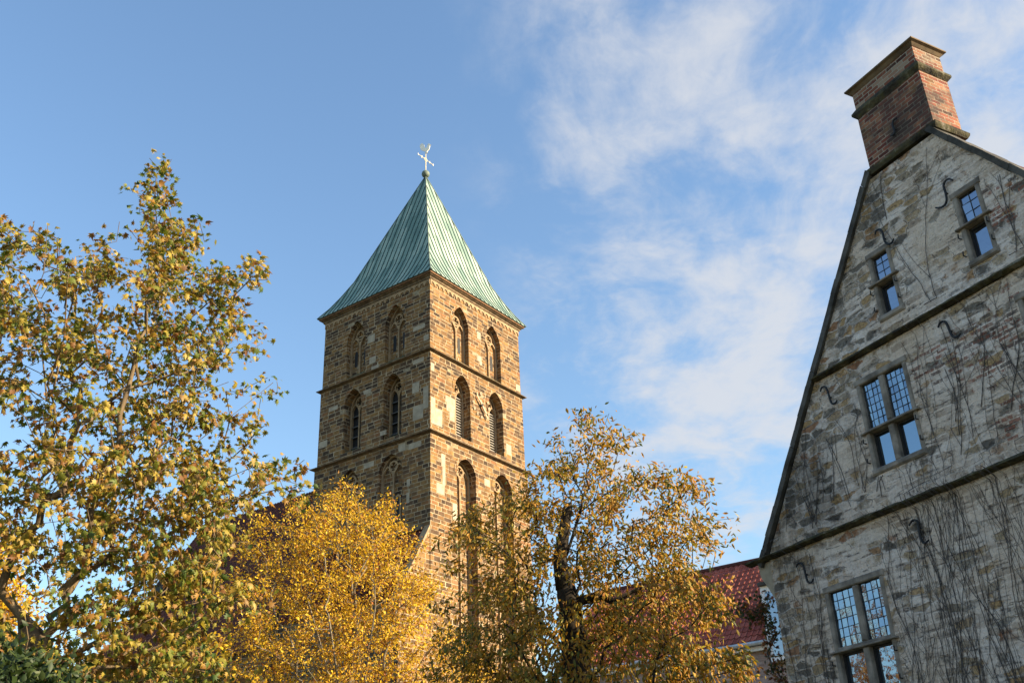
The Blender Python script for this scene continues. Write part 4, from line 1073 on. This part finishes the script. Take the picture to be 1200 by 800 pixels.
def leaf_arrays(shape):
    if shape == 'maple':
        v = np.array([(x, y, -0.32 * abs(x) - 0.22 * y * y) for x, y in MAPLE] + [(0, 0.32, 0.06)]); c = len(MAPLE)
        f = [(i, (i + 1) % c, c) for i in range(c)]
    elif shape == 'oval':
        v = np.array([(0, 0, 0), (0.30, 0.42, -0.08), (0, 1, -0.05), (-0.30, 0.42, -0.08), (0, 0.5, 0.05)]); f = [(0, 1, 4), (1, 2, 4), (2, 3, 4), (3, 0, 4)]
    else:   # lance: leaflet folded on its midrib
        v = np.array([(0, 0, 0), (0.17, 0.25, -0.06), (0.19, 0.55, -0.08), (0, 1, -0.16), (-0.19, 0.55, -0.08), (-0.17, 0.25, -0.06), (0, 0.5, 0.03)])
        f = [(i, (i + 1) % 6, 6) for i in range(6)]
    return v, np.array(f)
def leaves_mesh(name, pos, fwd, nrm, size, shape, mat):
    """one mesh with a leaf at every pos: fwd is the tip direction, nrm roughly the upper side"""
    v, f = leaf_arrays(shape); n = len(pos)
    fwd = fwd / np.linalg.norm(fwd, axis=1, keepdims=True)
    x = np.cross(fwd, nrm); x /= np.maximum(np.linalg.norm(x, axis=1, keepdims=True), 1e-6)
    z = np.cross(x, fwd)
    rv = np.random.RandomState(n); curl = rv.uniform(0.2, 2.6, n); wid = rv.uniform(0.62, 1.08, n)
    x = x * wid[:, None]; z = z * curl[:, None]
    P = pos[:, None, :] + size[:, None, None] * (v[None, :, 0:1] * x[:, None, :] + v[None, :, 1:2] * fwd[:, None, :] + v[None, :, 2:3] * z[:, None, :])
    verts = P.reshape(-1, 3); faces = (f[None] + (np.arange(n) * len(v))[:, None, None]).reshape(-1, 3)
    me = bpy.data.meshes.new(name)
    me.vertices.add(len(verts)); me.vertices.foreach_set('co', verts.ravel())
    me.loops.add(faces.size); me.loops.foreach_set('vertex_index', faces.ravel())
    me.polygons.add(len(faces)); me.polygons.foreach_set('loop_start', np.arange(0, faces.size, 3)); me.polygons.foreach_set('loop_total', np.full(len(faces), 3))
    me.materials.append(mat); me.update(); me.validate()
    return me
def crown_points(circles, D, depth, n, seed, per_area=True, back=1.0):
    """points spread through the crown: each lobe (photo x, y, radius) is an ellipsoid at its own distance"""
    rs = np.random.RandomState(seed); out = []
    wts = np.array([c[2] ** 2 * (c[3] if len(c) > 3 else 1.0) for c in circles], float); wts /= wts.sum()
    for c, k in zip(circles, rs.multinomial(n, wts)):
        R_ = c[2] / FPX * D * 1.05
        for _ in range(k):
            while True:
                p = rs.uniform(-1, 1, 3)
                if p @ p < 1: break
            dd = D + p[2] * depth * (0.5 + 0.5 * min(1, c[2] / 60.0))
            ctr = at(c[0] + p[0] * c[2], c[1] + p[1] * c[2], dd)
            out.append(tuple(ctr))
    return np.array(out)
def sprays(circles, D, depth, n, sub, sx, sz, seed, gap, keep_off=None):
    """twig tips gathered in separate sprays, with air between them"""
    rs = np.random.RandomState(seed); c = crown_points(circles, D, depth, n * 3, seed); keep = []
    for p in c:
        if keep_off is not None and keep_off(p): continue
        if all((p[0]-q[0])**2 + (p[1]-q[1])**2 + 1.6*(p[2]-q[2])**2 > gap * gap for q in keep): keep.append(p)
        if len(keep) >= n: break
    out = []
    for q in keep:
        k = max(2, rs.poisson(sub)); sc = rs.uniform(0.75, 1.3)
        out.append(np.array(q) + rs.normal(0, 1, (k, 3)) * np.array([sx, sx, sz]) * sc)
    return np.vstack(out)
def make_tree(name, label, trunk, trunk_r, pts, base, leafy=None, leaf_spec=None, bark_m=None, leaf_m=None, seed=0, bf=0.35, tip_r=0.006, expo=0.45, extra_trunk=None, droop=0.0, group=None):
    root = empty(name, base); tag(root, label, 'tree', group)
    off = np.array(base)
    nodes, par, ch, cnt, rad_, ln = grow([np.array(p) - off for p in trunk], trunk_r, pts - off, bf, 0.45, tip_r, expo, seed, droop)
    if leafy: ln = ln[:leafy]
    mb = limbs(nodes, par, ch, cnt, rad_)
    if extra_trunk:
        for p_, r_, k_ in extra_trunk: mb.tube([Vector(q) - Vector(base) for q in p_], r_, k_)
    mb.build('trunk', bark_m, root, recalc=False, smooth=True)
    rs = np.random.RandomState(seed + 1)
    per, spread, smin, smax, shape, upb, fall = leaf_spec
    N = np.array(nodes); L = N[ln]; PL = N[[par[i] for i in ln]]
    ctr = N[len(trunk):].mean(0)
    cnts = rs.poisson(per, len(L)); idx = np.repeat(np.arange(len(L)), cnts); n = len(idx)
    tdir = L[idx] - PL[idx]; tdir /= np.maximum(np.linalg.norm(tdir, axis=1, keepdims=True), 1e-6)
    pos = L[idx] + rs.normal(0, spread, (n, 3)) - tdir * rs.uniform(0, spread * 1.5, (n, 1))
    outw = pos - ctr; outw /= np.maximum(np.linalg.norm(outw, axis=1, keepdims=True), 1e-6)
    fwd = rs.normal(0, 0.6, (n, 3)) + outw * 0.5 + np.array([0, 0, -fall])
    nrm = rs.normal(0, 0.55, (n, 3)) + np.array([0, 0, upb]) + outw * 0.45
    size = rs.uniform(smin, smax, n)
    me = leaves_mesh('crown', pos, fwd, nrm, size, shape, leaf_m)
    o = bpy.data.objects.new('crown', me); COL.objects.link(o); o.parent = root
    return root

# maple on the left, large lobed leaves
mc = [(188,196,18,4),(188,222,20,2),(190,250,42),(232,270,30),(150,245,26),(128,222,16),(62,246,18,2.5),(52,280,26),(14,276,22,2),(-5,320,40),
      (100,322,52),(180,320,60),(238,330,34),(272,345,26),(298,318,22,1.6),(30,385,52),(95,400,52),(170,400,55),(232,412,52),(275,392,36),(290,452,24),(322,446,18,2),
      (30,460,50),(105,475,52),(180,480,55),(242,482,42),(282,500,26),(150,545,52),(220,560,50),(280,562,42),(325,560,24),(346,572,16,2),(66,560,44),(5,560,36),
      (110,610,36,.6),(180,615,50),(238,612,32),(160,680,52),(215,690,48),(255,660,26),(262,700,26),(120,735,44),(185,750,52),(236,760,36),(50,790,44),(120,800,46),(200,815,56),(256,800,26),
      (-60,400,60),(-70,520,60),(-90,640,70),(-60,300,40),(20,640,34,.6),(-20,760,60)]
D0 = 17.0
mc += [(60,700,26),(40,650,26),(92,640,30),(20,705,26),(130,650,34),(285,690,14),(250,640,30),(280,620,18),(70,780,34)]
mc = [(c[0], c[1], max(6, c[2] - (10 if c[1] < 540 else 4))) + tuple(c[3:]) for c in mc]
mc = [(c[0], c[1], c[2], (c[3] if len(c) > 3 else 1.0) * (1.6 if c[1] > 590 and c[0] > 90 else 1.0)) for c in mc]
mp = sprays(mc, D0, 2.5, 440, 8, 0.185, 0.11, 11, 0.57)
tb = at(43, 755, D0)
mtrunk = [(tb.x - 0.15, tb.y, 0), (tb.x - 0.08, tb.y, 2.0), (tb.x - 0.03, tb.y, 4.0), (tb.x, tb.y, tb.z)]
a1 = [at(58, 690, D0 + .1), at(72, 610, D0 + .1), at(82, 520, D0), at(100, 420, D0 - .3), at(130, 330, D0 - .4), at(140, 260, D0 - .4)]
a2 = [at(64, 735, D0 - .2), at(86, 680, D0 - .3), at(102, 610, D0 - .4), at(120, 550, D0 - .5), at(150, 455, D0 - .7), at(178, 340, D0 - .8), at(190, 235, D0 - .6)]
a3 = [at(26, 722, D0 + .3), at(0, 692, D0 + .4), at(-30, 668, D0 + .6)]
a4 = [at(112, 580, D0 - .2), at(160, 525, D0 + .3), at(215, 450, D0 + .6), at(252, 370, D0 + .7)]
a5 = [at(105, 622, D0 - .3), at(160, 575, D0 - .4), at(228, 520, D0 - .5), at(288, 474, D0 - .6), at(320, 448, D0 - .6)]
a6 = [at(74, 600, D0 - .3), at(58, 500, D0 - .7), at(46, 380, D0 - .9), at(56, 262, D0 - .9)]
a7 = [at(72, 692, D0 - .5), at(125, 645, D0 - .8), at(185, 612, D0 - 1.0), at(255, 588, D0 - 1.1), at(345, 570, D0 - 1.2)]
a8 = [at(60, 730, D0 - .5), at(120, 720, D0 - 1.0), at(180, 680, D0 - 1.4), at(240, 670, D0 - 1.6)]
def with_limbs(trunk, tr, arms, arm_r):
    """trunk polyline plus main limbs that leave its top; returned as one list for grow()"""
    return trunk, tr, arms, arm_r
def grow_with_arms(name, label, trunk, tr, arms, pts, **kw):
    """main limbs are dense attractor chains, so that the greedy growth follows them first"""
    extra = []
    for a in arms:
        pr = Vector(trunk[-1])
        for q in a:
            q = Vector(q); k = max(1, int((q - pr).length / 0.4))
            for i in range(1, k + 1): extra.append(tuple(pr.lerp(q, i / k)))
            pr = q
    P = np.vstack([pts, np.array(extra)]) if extra else pts
    return make_tree(name, label, trunk, tr, P, trunk[0], leafy=len(pts), **kw)
grow_with_arms('maple_tree', 'large maple at the left edge with lobed green and yellow leaves, trunk forking low', mtrunk, [0.34, 0.28, 0.26, 0.24], [a1, a2, a3, a4, a5, a6, a7, a8], mp,
               leaf_spec=(6.8, 0.09, 0.06, 0.155, 'maple', 0.5, 0.55), bark_m=M['maple_bark'], leaf_m=M['maple_leaf'], seed=21, bf=0.30, tip_r=0.0062, expo=0.42)

# dense golden tree in front of the church
gc = [(402,575,16),(385,605,30),(425,605,34),(355,625,30),(400,640,50),(455,640,34),(325,655,34),(375,690,55),(440,690,55),(300,690,30),(490,690,32),(330,735,55),(410,750,60),(480,745,50),(520,735,28),
      (300,790,45),(370,810,60),(450,810,60),(520,800,45),(290,640,20),(310,615,14),(335,600,12),(365,585,14),(275,680,18),(545,760,16),(420,870,80),(340,870,70),(500,870,70)]
D1 = 36.0
gc += [(500,720,28),(530,758,30),(545,800,34),(472,700,30),(505,690,16),(265,700,18),(262,760,24),(275,640,14),(345,590,12)]
gc = [(c[0], c[1], max(8, c[2] - 4)) for c in gc]
gp = sprays(gc, D1, 3.4, 420, 10, 0.30, 0.16, 31, 0.86)
gb = at(410, 840, D1)
gtr = [(gb.x, gb.y, 0), (gb.x + .1, gb.y, 2.2), (gb.x, gb.y, 4.5)]
garm = [[at(395, 790, D1 - 2), at(385, 720, D1 - 2.4), at(380, 640, D1 - 2)], [at(430, 780, D1 - 2), at(440, 710, D1 - 2.5), at(436, 620, D1 - 1.8)], [at(340, 780, D1 - 1.5), at(320, 710, D1 - 1.5), at(310, 650, D1 - 1)], [at(410, 800, D1), at(415, 740, D1), at(412, 680, D1), at(405, 600, D1)], [at(380, 770, D1 - 1), at(360, 700, D1 - 1)], [at(450, 770, D1 - 1), at(470, 710, D1 - .5)]]
grow_with_arms('golden_tree', 'dense round golden yellow tree with tiny leaves in front of the church tower', gtr, [0.3, 0.26, 0.22], garm, gp,
               leaf_spec=(18, 0.14, 0.06, 0.15, 'oval', 0.5, 0.3), bark_m=M['pale_bark'], leaf_m=M['gold_leaf'], seed=41, bf=0.35, tip_r=0.008, expo=0.42)

# walnut with a broken top in the middle
wc = [(685,492,15),(668,512,18),(712,515,22),(735,525,14),(650,545,26),(690,550,36),(735,560,36),(780,570,26),(815,585,22),(842,590,12),(700,600,46),(640,600,34),(600,590,20),(760,610,46),(815,625,38),(845,630,12),
      (560,605,20),(580,640,40),(535,630,18),(520,645,10),(640,660,46),(560,690,42),(610,710,52),(720,670,56),(790,680,46),(830,700,26),(750,730,56),(810,750,46),(850,775,34),(870,790,20),(560,750,46),(520,770,30),(620,770,52),(700,780,50),(770,800,50),(840,815,40),(490,790,14),
      (560,820,60),(650,840,60),(740,860,60)]
D2 = 25.0
def front_of_snag(p):
    a = at(661, 625, D2)
    return abs(p[0] - a[0]) < 0.28 and 6.6 < p[2] < 9.9 and p[1] < a[1] + 0.3
wc += [(610,580,24),(640,545,20),(630,600,30),(575,605,24),(545,640,26),(655,520,16),(670,560,24),(700,740,40),(745,765,45),(785,725,36),(660,770,40),(820,770,36),(600,800,50)]
wc = [(c[0], c[1], max(8, c[2] - 7)) for c in wc]
wp = sprays(wc, D2, 3.4, 430, 8, 0.23, 0.14, 51, 0.68, front_of_snag)
wb = at(678, 800, D2)
wt_ = [(wb.x + .1, wb.y, 0), (wb.x + .05, wb.y, 2.5), tuple(at(677, 810, D2)), tuple(at(674, 760, D2)), tuple(at(668, 712, D2)), tuple(at(660, 672, D2 + .1))]
warm = [[at(664, 650, D2), at(680, 600, D2 + .2), at(690, 540, D2 + .4), at(688, 495, D2 + .4)], [at(700, 700, D2 - .4), at(740, 660, D2 - .8), at(790, 620, D2 - .9), at(830, 590, D2 - 1.0)],
        [at(640, 660, D2 - .5), at(600, 640, D2 - .8), at(550, 620, D2 - 1)], [at(720, 705, D2 + .6), at(780, 690, D2 + .9), at(840, 665, D2 + 1)], [at(640, 700, D2 + .6), at(580, 690, D2 + 1)]]
snag = [([at(660, 690, D2), at(656, 655, D2), at(660, 628, D2), at(663, 606, D2), at(667, 596, D2), at(669, 588, D2)], [0.19, 0.18, 0.15, 0.13, 0.085, 0.03], 9),
        ([at(672, 706, D2), at(700, 698, D2 - .2), at(720, 704, D2 - .3), at(748, 690, D2 - .4)], [0.13, 0.11, 0.08, 0.05], 8)]
grow_with_arms('walnut_tree', 'amber leaved walnut tree with thick dark trunk and broken top beside the tower', wt_, [0.46, 0.40, 0.36, 0.33, 0.28, 0.21], warm, wp,
               leaf_spec=(10, 0.13, 0.09, 0.205, 'lance', 0.45, 0.65), bark_m=M['walnut_bark'], leaf_m=M['walnut_leaf'], seed=61, bf=0.28, tip_r=0.0062, expo=0.42, extra_trunk=snag)

# another golden tree seen behind the maple at the left edge
hc = [(-10,640,34),(-40,610,40),(10,690,40),(-30,700,60),(20,740,44),(-40,780,70),(30,800,50),(-90,680,60)]
D3 = 33.0
hp_ = crown_points(hc, D3, 2.6, 620, 71)
hb = at(-30, 860, D3)
grow_with_arms('golden_tree', 'yellow tree showing through behind the maple at the left edge', [(hb.x, hb.y, 0), (hb.x, hb.y, 3), (hb.x, hb.y, 5)], [0.25, 0.2, 0.18], [], hp_,
               leaf_spec=(15, 0.22, 0.11, 0.2, 'oval', 0.5, 0.3), bark_m=M['pale_bark'], leaf_m=M['gold_leaf'], seed=81, bf=0.35, tip_r=0.008, expo=0.42)

# a russet tree off to the left, mirrored in the lowest window panes
D4 = 30.0
rb = Vector((-18.5, 22.0, 0))
rs = np.random.RandomState(5); rp = []
while len(rp) < 420:
    q = rs.uniform(-1, 1, 3)
    if q @ q < 1: rp.append((rb.x + q[0] * 3.8, rb.y + q[1] * 3.8, 6.6 + q[2] * 4.6))
grow_with_arms('russet_tree', 'russet autumn tree mirrored in the lowest panes of the stone house', [(rb.x, rb.y, 0), (rb.x, rb.y, 1.5), (rb.x, rb.y, 3)], [0.25, 0.2, 0.18], [], np.array(rp),
               leaf_spec=(16, 0.25, 0.14, 0.26, 'oval', 0.5, 0.3), bark_m=M['walnut_bark'], leaf_m=M['russet_leaf'], seed=85, bf=0.35, tip_r=0.008, expo=0.42)

# dark green shrub in the lower left corner
def make_shrub(name, label, cat, circles, D, depth, n, per, spread, s0, s1, shape, mat, seed, base_px, bark_m):
    pts = crown_points(circles, D, depth, n, seed); b = at(base_px[0], base_px[1], D)
    root = empty(name, (b.x, b.y, 0)); tag(root, label, cat)
    off = np.array((b.x, b.y, 0.0))
    tr = [np.array((0, 0, 0.0)), np.array((0, 0, b.z * 0.5)), np.array((0, 0, b.z))]
    nodes, par, ch, cnt, r_, ln = grow(tr, [0.09, 0.08, 0.06], pts - off, 0.3, 0.4, 0.005, 0.42, seed)
    limbs(nodes, par, ch, cnt, r_).build('stems', bark_m, root, recalc=False, smooth=True)
    rs = np.random.RandomState(seed); N = np.array(nodes); idx = np.repeat(ln, rs.poisson(per, len(ln))); k = len(idx)
    pos = N[idx] + rs.normal(0, spread, (k, 3))
    fwd_ = rs.normal(0, 0.7, (k, 3)) + np.array([0, 0, -0.2]); nr_ = rs.normal(0, 0.5, (k, 3)) + np.array([0, -0.3, 0.6])
    me_ = leaves_mesh('foliage', pos, fwd_, nr_, rs.uniform(s0, s1, k), shape, mat)
    o = bpy.data.objects.new('foliage', me_); COL.objects.link(o); o.parent = root
    return root
make_shrub('shrub', 'dark green shrub in the bottom left corner below the maple', 'shrub', [(20,790,28),(58,800,26),(-10,765,20),(5,810,34),(95,825,22),(40,850,50)], 13.5, 1.2, 220, 14, 0.13, 0.08, 0.15, 'oval', M['bush_leaf'], 91, (40, 860), M['walnut_bark'])
# creeper hanging round the corner of the stone house
make_shrub('creeper', 'red and green creeper hanging beside the left corner of the stone house', 'creeper', [(903,702,10),(890,708,13),(872,712,9),(885,722,12),(900,722,10),(903,742,9),(905,760,8),(912,778,8),(904,784,9),(916,800,9),(908,830,16)],
           20.6, 0.45, 105, 7, 0.07, 0.05, 0.10, 'maple', M['creeper_leaf'], 95, (915, 860), M['vine_bark'])
# red creeper over the lean-to roof of the church
cpts = CH.matrix_basis
def church(x, y, z): return cpts @ Vector((x, y, z))
rs = np.random.RandomState(7)
root = empty('creeper', tuple(church(-3.3, 3.0, 0))); tag(root, 'dark red creeper spread over the lean-to roof at the foot of the tower', 'creeper')
pos = []; fwd_ = []; nr_ = []
for _ in range(2600):
    y = 0.5 + 9.5 * rs.rand() ** 0.8; t = rs.rand() ** 0.7
    if rs.rand() > 0.35 + 0.65 * mnoise.noise(Vector((y * 0.6, t * 2.0, 3.0))) + 0.35: continue
    p = church(-2.95 + 2.6 * (1 - t) , y, 16.3 + 4.5 * (1 - t)) + Vector((0, 0, 0.1)) - church(-3.3, 3.0, 0)
    nn = (cpts.to_3x3() @ Vector((-0.85, 0, 0.5)))
    pos.append(p + nn * rs.uniform(0.03, 0.28)); fwd_.append(np.array([rs.normal(0, .5), rs.normal(0, .5), -0.8])); nr_.append(np.array(nn) + rs.normal(0, 0.35, 3))
o = bpy.data.objects.new('foliage', leaves_mesh('foliage', np.array(pos), np.array(fwd_), np.array(nr_), rs.uniform(0.16, 0.30, len(pos)), 'maple', M['red_leaf'])); COL.objects.link(o); o.parent = root
mb = MB()
for i in range(7):
    y = 0.8 + i * 1.35
    mb.tube([church(-3.05, y, 0) - church(-3.3, 3.0, 0), church(-3.05, y + .2, 8) - church(-3.3, 3.0, 0), church(-3.05, y, 16.2) - church(-3.3, 3.0, 0), church(-1.5, y + .3, 18.95) - church(-3.3, 3.0, 0)], [0.05, 0.04, 0.03, 0.015], 5)
mb.build('stems', M['vine_bark'], root)

# bare climbing vine over the gable
vr = random.Random(17)
vine = MB()
holes = []
for w_ in hw: holes.append((w_['l'][0][0]*K - 0.16, w_['l'][-1][1]*K + 0.16, zz_(w_['bot']) - 0.14, zz_(w_['top']) + 0.16))
def blocked(u, z):
    for a, b, c, d in holes:
        if a < u < b and c < z < d: return True
    return False
def ledge_out(z):
    for za, zb, pr in ((zz_(3.085), zz_(3.215), 0.26), (zz_(4.795), zz_(4.93), 0.22)):
        if za - 0.03 < z < zb + 0.02: return pr
    return 0.0
count = [0]
def stem(u, z, r, ang, top, depth):
    pts = [(u, -0.012 - ledge_out(z), z)]; rs_ = [r]; wob = vr.uniform(0, 6.28)
    step = 0.13
    for i in range(400):
        ang += vr.gauss(0, 0.10) - ang * 0.16 + 0.02 * math.sin(wob + i * 0.25)
        du = math.sin(ang) * step; dz = math.cos(ang) * step
        nu, nz = u + du, z + dz
        tries = 0
        while blocked(nu, nz) and tries < 6:
            ang += 0.45 if (tries % 2 == 0) == (vr.random() < 0.5) else -0.45; ang = max(-1.3, min(1.3, ang))
            nu, nz = u + math.sin(ang) * step, z + math.cos(ang) * step; tries += 1
        if blocked(nu, nz) or nz > top or nu < UL + 0.05 or nu > UR - 0.05 or nz > rake_z(nu) - 0.25: break
        u, z = nu, nz; r = max(0.0030, r * (0.992 if depth == 0 else 0.975))
        pts.append((u, -0.010 - r - ledge_out(z), z)); rs_.append(r)
        if r > 0.0031 and depth < 3 and vr.random() < (0.12 if depth < 2 else 0.05) and z > 3.2:
            stem(u, z, r * vr.uniform(0.5, 0.75), ang + vr.choice((-1, 1)) * vr.uniform(0.3, 0.9), min(top, z + vr.uniform(0.3, 1.5)), depth + 1)
    if len(pts) > 2:
        vine.tube(pts, rs_, 4 if rs_[0] > 0.009 else 3, cap=False); count[0] += len(pts)
for i in range(160):
    u = UL + 0.1 + (UR - UL - 0.2) * (i + vr.random()) / 160
    hi = vr.choice((7.0, 6.9, 6.8, 6.6, 7.0, 7.0, 7.0, 8.9)) if u < 3.0 else vr.choice((7.0, 6.9, 7.0, 7.0, 6.8, 9.8, 9.8, 9.7))
    stem(u, 0.02, vr.choice((0.003, 0.004, 0.004, 0.005, 0.0075)), vr.gauss(0, 0.06), hi, 0)
for (u, z, tp) in ((5.2, 9.9, 13.0), (5.34, 9.9, 12.9), (4.72, 12.0, 13.0), (7.1, 9.9, 12.0), (7.3, 9.9, 11.6), (6.9, 9.9, 11.8)):
    stem(u, z, 0.008, vr.gauss(-0.05, 0.1), tp, 1)
for i in range(16):          # the thick web on the middle storey, right of the window
    stem(vr.uniform(4.6, 7.6), vr.uniform(7.1, 7.9), vr.uniform(0.005, 0.009), vr.gauss(0.15, 0.35), vr.uniform(8.8, 9.75), 1)
for i in range(26):
    stem(vr.uniform(UL + .1, 4.0), vr.uniform(7.1, 7.5), vr.uniform(0.005, 0.009), vr.gauss(0, 0.3), vr.uniform(7.6, 9.2), 1)
VN = empty('climbing_vine', HO, HZ); tag(VN, 'bare branching vine climbing all over the stone gable wall', 'vine')
vine.build('stems', M['vine_bark'], VN, recalc=False)
print('vine points', count[0])
